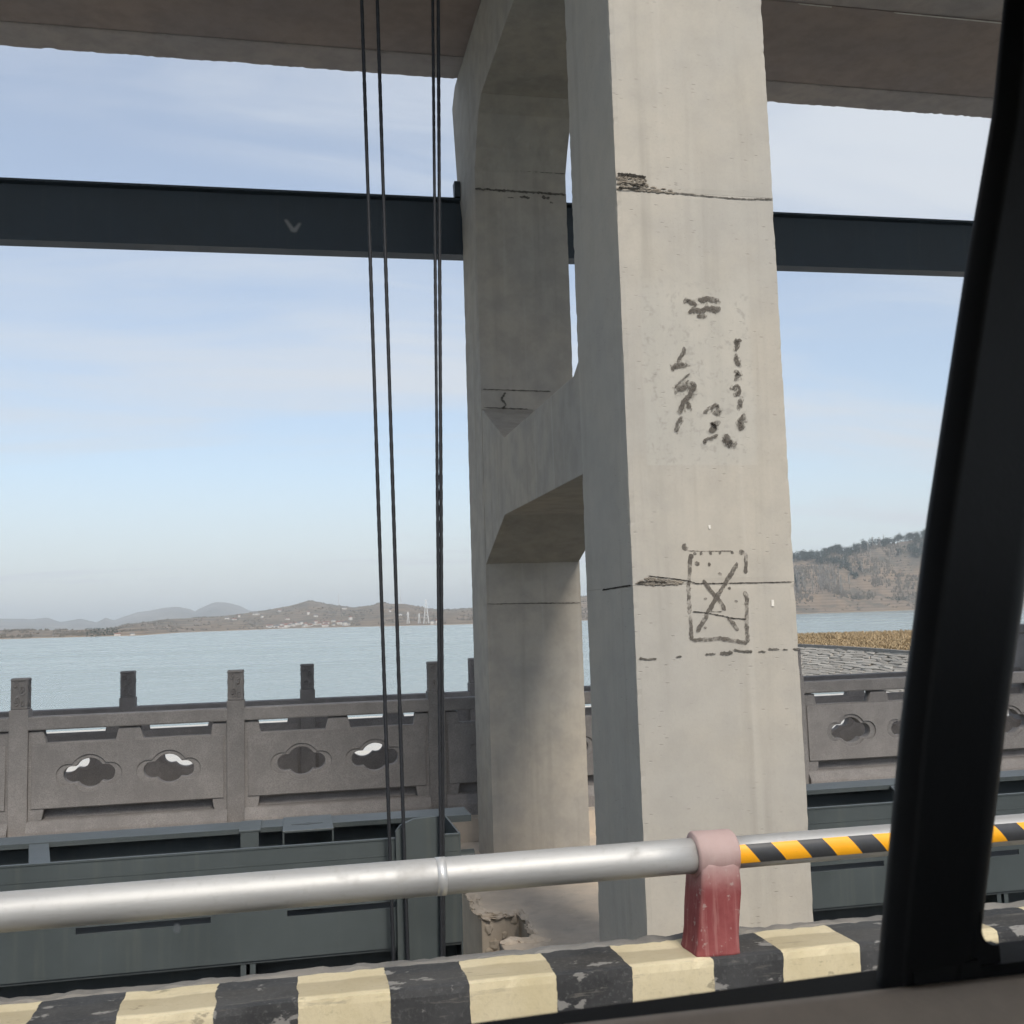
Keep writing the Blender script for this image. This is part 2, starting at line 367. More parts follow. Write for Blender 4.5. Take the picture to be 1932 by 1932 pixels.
def soot():
    t = NT('charcoal_smear'); t.rnd(13)
    a = t.noise(55, 4, 0.7); b_ = t.noise(16, 4, 0.6)
    al = t.ramp(t.math('ADD', t.math('MULTIPLY', a, 0.5), t.math('MULTIPLY', b_, 0.5)), 0.38, 0.58, 0.15, 0.88)
    t.set(t.mix(a, (0.08, 0.07, 0.06), (0.165, 0.148, 0.128)), 0.95, spec=0.1); t.l(al, t.b.inputs['Alpha'])
    return t.m
M['soot'] = soot()
def soot_thin():
    t = NT('faint_soot'); a = t.noise(70, 4, 0.7); b_ = t.noise(20, 4, 0.6)
    al = t.ramp(t.math('ADD', t.math('MULTIPLY', a, 0.5), t.math('MULTIPLY', b_, 0.5)), 0.44, 0.62, 0.0, 0.6)
    t.set((0.12, 0.108, 0.092), 0.95, spec=0.1); t.l(al, t.b.inputs['Alpha']); return t.m
M['soot_thin'] = soot_thin()
M['crack'] = plain('crack_grime', (0.042, 0.038, 0.033), 0.95, 0, 0.4, 60, spec=0.1)
M['crack_soft'] = plain('joint_grime', (0.13, 0.12, 0.105), 0.95, 0, 0.5, 40, spec=0.1)
M['spall'] = concrete('spalled_mortar', (0.26, 0.235, 0.20), 0.9, False, 0.0, bumps=1.0)
M['fleck'] = plain('white_fleck', (0.66, 0.63, 0.57), 0.9)

# marks on the column front, in metres on the face: [stroke width, (x, z), ...]
GLYPH=[[0.0225, (2.123, 1.696), (2.145, 1.714), (2.165, 1.694), (2.201, 1.688)], [0.0258, (2.209, 1.72), (2.238, 1.714), (2.267, 1.725), (2.303, 1.716), (2.332, 1.72)], [0.0225, (2.148, 1.642), (2.185, 1.66), (2.22, 1.647), (2.257, 1.669), (2.3, 1.663), (2.336, 1.658)], [0.0225, (2.197, 1.622), (2.255, 1.624)], [0.0193, (2.114, 1.448), (2.109, 1.417), (2.071, 1.362)], [0.0232, (2.04, 1.314), (2.049, 1.341), (2.127, 1.346)], [0.0116, (2.138, 1.298), (2.094, 1.263), (2.05, 1.222)], [0.029, (2.046, 1.208), (2.099, 1.223), (2.168, 1.248)], [0.0245, (2.168, 1.244), (2.132, 1.179), (2.095, 1.145), (2.067, 1.077)], [0.029, (2.123, 1.138), (2.129, 1.104)], [0.0161, (2.081, 1.063), (2.054, 1.023), (2.042, 0.979)], [0.0193, (2.453, 1.49), (2.421, 1.493), (2.434, 1.466), (2.41, 1.43)], [0.0225, (2.42, 1.403), (2.411, 1.375), (2.431, 1.348)], [0.0225, (2.397, 1.32), (2.425, 1.306), (2.401, 1.265)], [0.0193, (2.384, 1.223), (2.421, 1.231), (2.426, 1.196), (2.404, 1.182)], [0.0225, (2.417, 1.162), (2.43, 1.135), (2.407, 1.107)], [0.0225, (2.449, 1.08), (2.429, 1.046), (2.41, 1.025), (2.433, 0.991)], [0.0161, (2.206, 1.085), (2.25, 1.112), (2.294, 1.133), (2.291, 1.092), (2.262, 1.078)], [0.0258, (2.303, 1.038), (2.245, 1.017), (2.28, 1.004), (2.236, 0.98)], [0.0129, (2.285, 0.963), (2.241, 0.946), (2.198, 0.932), (2.218, 0.919)], [0.0322, (2.331, 0.967), (2.34, 0.929), (2.367, 0.909), (2.393, 0.919)]]
BOXED=[[0.0322, (2.061, 0.371), (2.069, 0.332)], [0.0193, (2.093, 0.315), (2.086, 0.243), (2.075, 0.158), (2.073, 0.06), (2.073, -0.006)], [0.018, (2.077, -0.012), (2.077, -0.142)], [0.0064, (2.076, 0.332), (2.153, 0.328), (2.237, 0.327), (2.329, 0.327)], [0.0219, (2.118, 0.326), (2.12, 0.308)], [0.0219, (2.153, 0.326), (2.155, 0.307)], [0.0206, (2.209, 0.325), (2.209, 0.307)], [0.0206, (2.261, 0.324), (2.262, 0.309)], [0.0271, (2.332, 0.327), (2.331, 0.311)], [0.0296, (2.371, 0.322), (2.403, 0.317)], [0.0193, (2.41, 0.316), (2.41, 0.263), (2.403, 0.203)], [0.0206, (2.394, 0.11), (2.403, 0.064), (2.398, -0.015), (2.394, -0.081), (2.397, -0.166)], [0.018, (2.08, -0.142), (2.143, -0.143), (2.233, -0.138), (2.316, -0.154), (2.393, -0.169)], [0.0219, (2.36, 0.263), (2.322, 0.205), (2.269, 0.133), (2.208, 0.049), (2.162, -0.028), (2.11, -0.101)], [0.0193, (2.159, 0.175), (2.198, 0.115), (2.251, 0.055), (2.276, 0.008)], [0.0193, (2.288, -0.032), (2.321, -0.065), (2.344, -0.102)], [0.0322, (2.115, 0.262), (2.142, 0.261)], [0.0322, (2.089, 0.302), (2.11, 0.301)], [0.0161, (2.195, 0.267), (2.198, 0.247)], [0.0161, (2.244, 0.205), (2.265, 0.203)], [0.0161, (2.296, 0.126), (2.314, 0.126)], [0.0142, (2.157, 0.074), (2.175, 0.073)], [0.018, (2.331, 0.056), (2.349, 0.055)], [0.0129, (2.149, -0.08), (2.167, -0.08)]]
CRACK=[[0.0052, (1.85, 0.202), (1.952, 0.19), (2.062, 0.174), (2.123, 0.156), (2.228, 0.154), (2.439, 0.152), (2.669, 0.152)], [0.0052, (2.091, 0.007), (2.15, 0.002), (2.261, -0.021), (2.323, -0.036), (2.393, -0.041)], [0.0039, (2.199, 0.004), (2.255, 0.002)], [0.0103, (1.783, -0.228), (1.83, -0.235), (1.877, -0.233)], [0.009, (1.987, -0.228), (2.018, -0.227)], [0.009, (2.152, -0.221), (2.208, -0.221)], [0.0168, (2.236, -0.22), (2.306, -0.217)], [0.0103, (2.314, -0.202), (2.369, -0.214), (2.419, -0.216)], [0.0077, (2.454, -0.217), (2.496, -0.219)], [0.009, (2.511, -0.206), (2.575, -0.21)], [0.0077, (2.596, -0.212), (2.625, -0.213)], [0.009, (2.654, -0.211), (2.69, -0.214)], [0.0069, (1.779, 2.412), (1.933, 2.402)], [0.0086, (1.93, 2.323), (2.095, 2.32), (2.336, 2.309), (2.505, 2.305), (2.687, 2.315)]]

# ------------------------------------------------------------------ ground, road, water
WZ = -4.5
def water_mat():
    t = NT('lake_water')
    n1 = t.noise(1.0, 6, 0.62, t.mapped((0.30, 0.75, 1))); n2 = t.noise(1.0, 5, 0.6, t.mapped((0.016, 0.06, 1), rot=(0, 0, R(6)))); n3 = t.noise(1.0, 4, 0.6, t.mapped((1.7, 3.4, 1)))
    c = t.mix(t.ramp(n2, 0.35, 0.7), (0.20, 0.245, 0.235), (0.26, 0.305, 0.288))
    t.set(c, t.ramp(n2, 0.35, 0.7, 0.16, 0.30), spec=0.5)
    t.b.inputs['IOR'].default_value = 1.33
    t.bump(t.math('ADD', t.math('ADD', t.math('MULTIPLY', n1, 0.6), t.math('MULTIPLY', n3, 0.22)), n2), 0.36, 0.22)
    return t.m
M['water'] = water_mat()
b = bmesh.new()
vs = [b.verts.new(p) for p in ((-14000, -60, WZ), (14000, -60, WZ), (14000, 13000, WZ), (-14000, 13000, WZ))]; b.faces.new(vs)
tag(obj('lake_water', b, M['water']), kind='structure')

# road of the bridge
tag(obj('road', bx(-40, 40, -7.0, 2.95, -1.75, -1.45), M['asphalt']), kind='structure')
# added pale sheet past the footbridge, standing in for bright water in the gaps
tag(obj('added_bright_sheet', prism([(15.2, -4.9), (15.2, -4.30), (52, -4.44), (53, -4.9)], 'X', -60, 60), M['added_bright_sheet']), kind='structure')

# ------------------------------------------------------------------ painted kerb with pipe rail
kerb = thing('kerb', (1.0, 3.1, -1.45), 'concrete kerb painted in black and cream blocks along the road', 'kerb')
b = gridbox(-4.2, 6.2, 3.03, 3.25, -1.60, -1.0, 0.022, 0.0035, 7, 2, 0.006)
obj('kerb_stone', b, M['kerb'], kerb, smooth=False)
b = gridbox(-4.2, 6.2, 3.252, 3.325, -1.6, -1.006, 0.02, 0.014, 14, 5, 0.010)
obj('mortar_ledge', b, M['mortar'], kerb)
obj('kerb_footing', bx(-4.2, 6.2, 2.97, 3.30, -1.75, -1.605), M['mortar'], kerb)

PY, PZ, PR = 3.12, -0.725, 0.0515
rail = thing('pipe_rail', (1.22, PY, -1.0), 'galvanised pipe guard rail on a faded red post above the kerb', 'guard rail')
o = obj('pipe', tube((-4.2, PY, PZ-0.012), (1.21, PY, PZ), PR, n=40, rings=30), M['galv'], rail, smooth=False)
for p in o.data.polygons: p.use_smooth = len(p.vertices) == 4
PR2 = 0.047
o = obj('pipe', tube((1.21, PY, PZ-0.001), (6.2, PY, PZ+0.008), PR2, n=40, rings=20), M['galv'], rail)
for p in o.data.polygons: p.use_smooth = len(p.vertices) == 4
o = obj('pipe_sleeve', tube((0.395, PY, PZ-0.002), (0.422, PY, PZ-0.002), PR+0.0016, n=40), M['sleeve'], rail)
for p in o.data.polygons: p.use_smooth = len(p.vertices) == 4
# hazard tape: a band stuck on the front of the thinner pipe
b = bmesh.new(); pr_ = None
NA = 14
for k in range(41):
    x = 1.215+(6.2-1.215)*k/40; zc_ = PZ-0.001+0.009*(x-1.21)/4.99
    ring = []
    for i in range(NA+1):
        a = R(232)+R(-100)*i/NA+R(0)   # angle in the YZ plane measured from +Y: front of the pipe
        a = R(142)+R(68)*i/NA
        ring.append(b.verts.new((x, PY+math.cos(a)*(PR2+0.0012), zc_+math.sin(a)*(PR2+0.0012))))
    if pr_:
        for i in range(NA): b.faces.new((pr_[i], pr_[i+1], ring[i+1], ring[i]))
    pr_ = ring
obj('hazard_tape', b, M['tape'], rail, smooth=True)

def rail_post(cx):
    """post: flared foot, slim shaft and a collar cast round the pipe"""
    b = bmesh.new()
    w = 0.066
    prof = [(-1.003, 0.070, 0.072, 0.0, -0.022), (-0.985, 0.067, 0.070, 0.0, -0.020), (-0.90, 0.0655, 0.066, 0.0, -0.012), (-0.83, 0.0645, 0.068, 0.0, -0.004), (-0.775, 0.0625, 0.0685, 0.0, 0.0), (-0.725, 0.0605, 0.0665, 0.0, 0.0)]
    n = 28; prev = None
    def rr(hx, hy, y0, z, sx):
        out = []
        for i in range(n):
            a = 2*math.pi*(i+0.5)/n; c_, s_ = math.cos(a), math.sin(a); k = 1/((abs(c_)**14+abs(s_)**14)**(1/14))
            out.append(b.verts.new((cx+sx+hx*k*c_, y0+hy*k*s_, z)))
        return out
    for z, hx, hy, lean, sx in prof:
        r = rr(hx, hy, PY, z, sx)
        if prev:
            for i in range(n): b.faces.new((prev[i], prev[(i+1) % n], r[(i+1) % n], r[i]))
        else: b.faces.new(r[::-1])
        prev = r
    b.faces.new(prev)
    # collar
    cb = bmesh.new(); prevr = None
    for x, rad in ((-0.064, 0.064), (-0.058, 0.069), (0.0, 0.0705), (0.058, 0.069), (0.064, 0.064)):
        r = [cb.verts.new((cx+x, PY+math.cos(2*math.pi*i/32)*rad, PZ+math.sin(2*math.pi*i/32)*rad)) for i in range(32)]
        if prevr:
            for i in range(32): cb.faces.new((prevr[i], prevr[(i+1) % 32], r[(i+1) % 32], r[i]))
        else: cb.faces.new(r[::-1])
        prevr = r
    cb.faces.new(prevr)
    subdivide(b, 1)
    jitter_mesh(b, 0.004, 18, cx)
    jitter_mesh(cb, 0.003, 22, cx)
    merge(b, cb)
    return b
for cx in (1.235, -2.3, 4.77):
    obj('rail_post', rail_post(cx), M['post'], rail, smooth=True)

# ------------------------------------------------------------------ concrete frame carrying the hoist
XL, XR = 1.763, 2.69
frame = thing('portal_gantry', (2.22, 8.0, -2.25), 'tall pale concrete portal frame with charcoal scrawls on its front column', 'concrete frame')
def lift(x0, x1, y0, y1, z0, z1, mat, parent, name, seed, step=0.05, wear=0.006):
    o = obj(name, gridbox(x0, x1, y0, y1, z0, z1, step, 0.003, 2.2, seed, wear), mat, parent, smooth=False); return o
fc = obj('column', gridbox(XL, XR, 5.4, 6.31, 0.1545, 2.3215, 0.03, 0.0035, 1.8, 1, 0.005, True), M['column'], frame)
obj('column_lift', gridbox(XL, XR, 5.4, 6.31, -2.25, 0.1535, 0.03, 0.0035, 1.8, 1, 0.005, True), M['column'], fc)
obj('column_lift', gridbox(XL, XR, 5.4, 6.31, 2.3225, 6.6, 0.03, 0.0035, 1.8, 1, 0.005, True), M['column'], fc)
BY0, BY1 = 9.74, 10.55
bc = obj('column', gridbox(XL, XR-0.02, BY0, BY1, 0.1405, 4.1195, 0.05, 0.003, 2.0, 4, 0.005, True), M['column_back'], frame)
obj('column_lift', gridbox(XL, XR-0.02, BY0, BY1, -2.25, 0.1395, 0.05, 0.003, 2.0, 4, 0.005, True), M['column_back'], bc)
# column head with its bracket towards the lake
obj('column_head', prism([(BY0, 4.122), (BY1, 4.122), (10.80, 4.6), (11.02, 5.55), (10.80, 5.70), (9.30, 5.70), (9.30, 4.86), (9.46, 4.75), (9.63, 4.5), (9.735, 4.3)], 'X', XL+0.002, XR-0.022, 0.008), M['column_back'], bc)
# strut halfway up, with haunches against the rear column
obj('strut', prism([(6.30, 0.873), (8.80, 0.873), (9.745, 0.51), (9.745, 1.97), (8.72, 1.523), (6.45, 1.523), (6.30, 1.60)], 'X', XL+0.006, XR-0.03, 0.006), M['column_back'], frame)
obj('cross_beam', prism([(6.30, 4.90), (9.31, 4.862), (9.31, 5.694), (6.30, 5.694)], 'X', XL+0.004, XR-0.026, 0.006), M['column_back'], frame)

def ribbon(pts, width, y, plane='front', rag=0.25, seed=0, taper=True, dens=90):
    """ragged flat stroke lying on a face; pts are (x, z) on the front or (y, z) on a side"""
    rng = random.Random(seed)
    P = [Vector((p[0], p[1])) for p in pts]
    L = [0.0]
    for i in range(1, len(P)): L.append(L[-1]+(P[i]-P[i-1]).length)
    n = max(3, int(L[-1]*dens)); b = bmesh.new(); prev = None
    for k in range(n+1):
        s = L[-1]*k/n; i = 1
        while i < len(P)-1 and L[i] < s: i += 1
        seg = max(1e-6, L[i]-L[i-1]); p = P[i-1].lerp(P[i], (s-L[i-1])/seg); d = (P[i]-P[i-1]).normalized(); nn = Vector((-d.y, d.x))
        end = 1.0
        if taper: end = min(1.0, 0.45+min(s, L[-1]-s)/max(width, 1e-4))
        w0 = width/2*end*(1+rng.uniform(-rag, rag)); w1 = width/2*end*(1+rng.uniform(-rag, rag))
        q = []
        for t in (p+nn*w0, p-nn*w1): q.append(b.verts.new((t.x, y, t.y) if plane == 'front' else (y, t.x, t.y)))
        if prev: b.faces.new((prev[0], prev[1], q[1], q[0]))
        prev = q
    return b
FY = 5.3962
def join_marks(strokes, y, rag, seed, dens=90):
    bm = bmesh.new()
    for i, s in enumerate(strokes): merge(bm, ribbon(s[1:], s[0]*(1.12 if s[0] > 0.012 else 1), y-0.0003*(i % 5), 'front', rag, seed+i, True, dens))
    return bm
lower = [c for c in fc.children][0]
obj('charcoal_mark', join_marks(GLYPH[:4], FY, 0.3, 1), M['soot'], fc)['label'] = 'dark double stroke scrawl'
obj('charcoal_mark', join_marks(GLYPH[4:11], FY, 0.3, 11), M['soot'], fc)['label'] = 'dark zigzag scrawl'
obj('charcoal_mark', join_marks(GLYPH[11:17], FY, 0.35, 31), M['soot'], fc)['label'] = 'vertical chain of dark curls'
obj('charcoal_mark', join_marks(GLYPH[17:], FY, 0.35, 51), M['soot'], fc)['label'] = 'cluster of dark blots'
obj('charcoal_mark', join_marks(BOXED, FY, 0.28, 71), M['soot'], fc)['label'] = 'crossed out rectangle drawn in charcoal'
for i_, s_ in enumerate(CRACK[:3]+CRACK[-2:]): obj('joint_crack', join_marks([[s_[0]*0.8]+s_[1:]], FY-0.0006, 0.85, 91+i_, 160), M['crack_soft'] if i_ == 4 else M['crack'], fc)
for i_, s_ in enumerate(CRACK[3:-2]): obj('rough_joint', join_marks([s_], FY-0.0002, 0.6, 101+i_, 140), M['crack_soft'], fc)
obj('joint_crack', ribbon([(5.42, 0.155), (5.7, 0.152), (5.95, 0.148)], 0.008, XL-0.0035, 'side', 0.6, 4, True, 140), M['crack'], fc)
def smear(strokes, seed):
    """loose dabs of the same soot round the strokes"""
    rg_ = random.Random(seed); bm = bmesh.new()
    for i, s in enumerate(strokes):
        for k in range(2):
            dx_, dz_ = rg_.gauss(0, 0.010), rg_.gauss(-0.004, 0.010)
            merge(bm, ribbon([(p_[0]+dx_, p_[1]+dz_) for p_ in s[1:]], s[0]*rg_.uniform(0.6, 1.35), FY+0.0006+0.0001*k, 'front', 0.6, seed+i*3+k, True, 120))
    return bm
for sl_, sd_ in ((GLYPH[:4], 201), (GLYPH[4:11], 221), (GLYPH[11:17], 251), (GLYPH[17:], 281)):
    obj('soot_smear', smear(sl_, sd_), M['soot_thin'], fc)
def spall(poly, seed, n=26):
    """shallow broken patch: ragged lumps of mortar set into the joint"""
    rng = random.Random(seed); b = bmesh.new()
    xs = [p[0] for p in poly]; zs = [p[1] for p in poly]
    def inside(x, z):
        c = False
        for i in range(len(poly)):
            (x1, z1), (x2, z2) = poly[i], poly[i-1]
            if (z1 > z) != (z2 > z) and x < (x2-x1)*(z-z1)/(z2-z1)+x1: c = not c
        return c
    k = 0
    while k < n*6:
        k += 1
        x, z = rng.uniform(min(xs), max(xs)), rng.uniform(min(zs), max(zs))
        if not inside(x, z): continue
        rx, rz = rng.uniform(0.007, 0.022), rng.uniform(0.003, 0.008); d = rng.uniform(0.002, 0.006)
        m = rng.randint(5, 8); ring = [b.verts.new((x+math.cos(6.283*i/m)*rx*rng.uniform(0.7, 1.2), 5.3965, z+math.sin(6.283*i/m)*rz*rng.uniform(0.7, 1.2))) for i in range(m)]
        c = b.verts.new((x+rng.uniform(-0.3, 0.3)*rx, 5.3965-d, z+rng.uniform(-0.3, 0.3)*rz))
        for i in range(m): b.faces.new((ring[i], ring[(i+1) % m], c))
    return b
obj('spalled_joint', spall([(1.787, 0.164), (1.849, 0.195), (1.952, 0.181), (2.054, 0.165), (2.019, 0.152), (1.847, 0.151)], 3), M['spall'], fc)
obj('spalled_joint', spall([(1.774, 2.411), (1.933, 2.402), (1.94, 2.352), (2.095, 2.333), (2.094, 2.315), (1.929, 2.319), (1.776, 2.325)], 5, 44), M['spall'], fc)
for i_, s_ in enumerate([[0.012, (1.772, 2.408), (1.85, 2.408), (1.935, 2.399)], [0.008, (1.80, 2.36), (1.86, 2.352), (1.93, 2.357)], [0.007, (1.776, 2.332), (1.82, 2.328), (1.9, 2.334)], [0.006, (1.79, 0.168), (1.85, 0.174), (1.95, 0.166)]]): obj('chip_edge', join_marks([s_], FY-0.007, 0.6, 130+i_, 160), M['crack'], fc)
for (x, z), s in (((2.209, 0.459), (0.012, 0.02)), ((2.551, 0.04), (0.016, 0.035))):
    obj('paper_scrap', bx(x-s[0]/2, x+s[0]/2, 5.3945, 5.3975, z-s[1]/2, z+s[1]/2), M['fleck'], fc)
# construction joints on the rear column
for z, r0, r1, w in ((0.14, XL, XR-0.03, 0.007), (2.159, XL+0.02, XR-0.25, 0.008), (1.985, XL+0.03, XL+0.45, 0.008), (4.119, XL, XR-0.03, 0.018), (4.33, XL, XR-0.03, 0.010)):
    obj('joint_line', ribbon([(r0, z), ((r0+r1)/2, z-0.006), (r1, z-0.012)], w, BY0-0.006 if z < 4.2 else 9.725, 'front', 0.8, int(z*50), True, 60), M['crack_soft'], bc)
for x, z, l, w in ((2.20, 4.06, 0.10, 0.025), (2.42, 4.07, 0.08, 0.03), (2.08, 4.05, 0.06, 0.01), (2.50, 4.02, 0.03, 0.03)):
    obj('rust_spot', ribbon([(x, z), (x+l, z-0.004)], w, BY0-0.007, 'front', 0.7, int(x*100), True, 80), M['crack_soft'], bc)
obj('joint_line', ribbon([(XL+0.24, 2.13), (XL+0.20, 2.07), (XL+0.24, 2.02), (XL+0.21, 1.97)], 0.02, BY0-0.006, 'front', 0.8, 77, True, 80), M['crack_soft'], bc)

# ------------------------------------------------------------------ platform overhead
plat = thing('hoist_platform', (2.2, 8.0, 5.70), 'brown grey concrete platform slab spanning overhead on the frame', 'platform')
b = bmesh.new(); NX = 130; prev = None
obj('slab', bx(-14, 18, 8.80, 10.215, 5.715, 6.15), M['deck'], plat)
# rear edge beam: a little lower than the slab, its lower arris uneven
b = gridbox(-14, 18, 10.217, 10.66, 5.70, 6.9, 0.04, 0.003, 2.5, 11, 0.010)
obj('edge_beam', b, M['deck_edge'], plat)
obj('slab', bx(-14, 18, 4.55, 8.792, 5.722, 6.15), M['deck_edge'], plat)
obj('wall', bx(-14, 18, 4.75, 4.95, 6.152, 9.2), M['deck_edge'], plat)
obj('wall', bx(-14, 18, 10.3, 10.5, 6.902, 9.2), M['deck_edge'], plat)
obj('roof', bx(-14, 18, 4.4, 10.9, 9.202, 9.4), M['deck_edge'], plat)
obj('joint_chip', prism([(5.75, 8.796), (7.2, 8.80), (7.2, 8.813), (6.4, 8.809), (5.8, 8.806)], 'Z', 5.708, 5.714), M['fleck'], plat)
obj('joint_chip', prism([(4.75, 8.797), (5.1, 8.80), (5.1, 8.808), (4.8, 8.806)], 'Z', 5.708, 5.714), M['fleck'], plat)

# steel runway beam behind the columns
sb = thing('steel_beam', (2.2, 10.72, 3.75), 'long dark grey steel beam running behind the concrete frame', 'beam')
S = 0.006
def sloped(x0, x1, y0, y1, z0, z1):
    b = bx(x0, x1, y0, y1, z0, z1)
    for v in b.verts: v.co.z += S*v.co.x
    return b
obj('web', sloped(-14, 18, 10.70, 10.715, 3.79, 4.35), M['beam'], sb)
obj('top_flange', sloped(-14, 18, 10.615, 10.80, 4.352, 4.375), M['beam'], sb)
obj('bottom_flange', sloped(-14, 18, 10.615, 10.80, 3.762, 3.788), M['beam'], sb)
obj('end_bracket', prism([(10.58, 4.38), (10.66, 4.38), (10.70, 4.55), (10.58, 4.55)], 'X', 1.70, 1.758), M['beam'], sb)
for x in (-3.2, 4.6):
    obj('splice_plate', bx(x, x+0.35, 10.69, 10.699, 3.82+S*x, 4.32+S*x), M['beam'], sb)

# ------------------------------------------------------------------ pier under the frame
pier = thing('bridge_pier', (2.22, 8.5, WZ), 'weathered concrete pier with gate slots under the portal frame', 'pier')
PX0, PX1 = 1.40, 3.05
outline = [(PX0, 3.40), (PX1, 3.40), (PX1, 7.62), (PX1-0.29, 7.62), (PX1-0.29, 8.34), (PX1, 8.34), (PX1, 14.6), (PX0, 14.6), (PX0, 8.34), (PX0+0.29, 8.34), (PX0+0.29, 7.62), (PX0, 7.62)]
b = prism(outline, 'Z', -6.0, -2.252, 0.008)
obj('pier_body', b, M['pier'], pier)
# crusty screed laid on top, uneven at the edges
b = bmesh.new()
rng = random.Random(12)
for k in range(46):
    x, y = rng.uniform(PX0+0.05, PX1-0.05), rng.uniform(6.4, 10.9)
    if 7.5 < y < 8.45 and x < PX0+0.36: continue
    r = rng.uniform(0.02, 0.07); m = 7
    ring = [b.verts.new((x+math.cos(6.283*i/m)*r*rng.uniform(0.7, 1.3), y+math.sin(6.283*i/m)*r*rng.uniform(0.7, 1.3), -2.2515)) for i in range(m)]
    c = b.verts.new((x, y, -2.2515+r*rng.uniform(0.08, 0.3)))
    for i in range(m): b.faces.new((ring[i], ring[(i+1) % m], c))
o = obj('mortar_crumbs', b, M['pier'], pier); o['kind'] = 'stuff'
b = bmesh.new(); rng = random.Random(33)
def lump(x, y, z, rx, ry, rz):
    lb = bmesh.new(); bmesh.ops.create_icosphere(lb, subdivisions=2, radius=1.0)
    for v in lb.verts:
        k = 1+0.45*noise.noise(v.co*1.7+Vector((x*9, y*9, z)))+0.2*noise.noise(v.co*4.1+Vector((y*7, x*5, z)))
        v.co = Vector((x+v.co.x*rx*k, y+v.co.y*ry*k, z+v.co.z*rz*k))
    merge(b, lb)
for k in range(26): lump(PX0+rng.uniform(0.0, 0.05), rng.uniform(8.36, 11.0), -2.262+rng.uniform(-0.02, 0.012), rng.uniform(0.02, 0.06), rng.uniform(0.04, 0.14), rng.uniform(0.012, 0.03))
for k in range(14): lump(PX0+0.29+rng.uniform(-0.015, 0.03), rng.uniform(7.6, 8.36), -2.262+rng.uniform(-0.02, 0.012), rng.uniform(0.02, 0.04), rng.uniform(0.04, 0.1), rng.uniform(0.012, 0.03))
for k in range(12): lump(PX0+rng.uniform(0.02, 0.3), 8.35+rng.uniform(-0.015, 0.03), -2.262+rng.uniform(-0.02, 0.012), rng.uniform(0.03, 0.07), rng.uniform(0.02, 0.05), rng.uniform(0.012, 0.028))
for k in range(18): lump(PX0+rng.uniform(0.0, 0.33), 7.60+rng.uniform(-0.05, 0.01), -2.262+rng.uniform(-0.02, 0.02), rng.uniform(0.03, 0.08), rng.uniform(0.03, 0.06), rng.uniform(0.015, 0.035))
for k in range(10): lump(PX0+0.30-rng.uniform(0.0, 0.25), 8.34, -2.3-0.06*k, rng.uniform(0.02, 0.05), 0.02, rng.uniform(0.02, 0.05))
o = obj('broken_edge', b, M['pier'], pier); o['kind'] = 'stuff'
obj('slot_rail', bx(PX0+0.27, PX0+0.289, 7.66, 7.76, -5.5, -2.262), M['gate_dark'], pier)

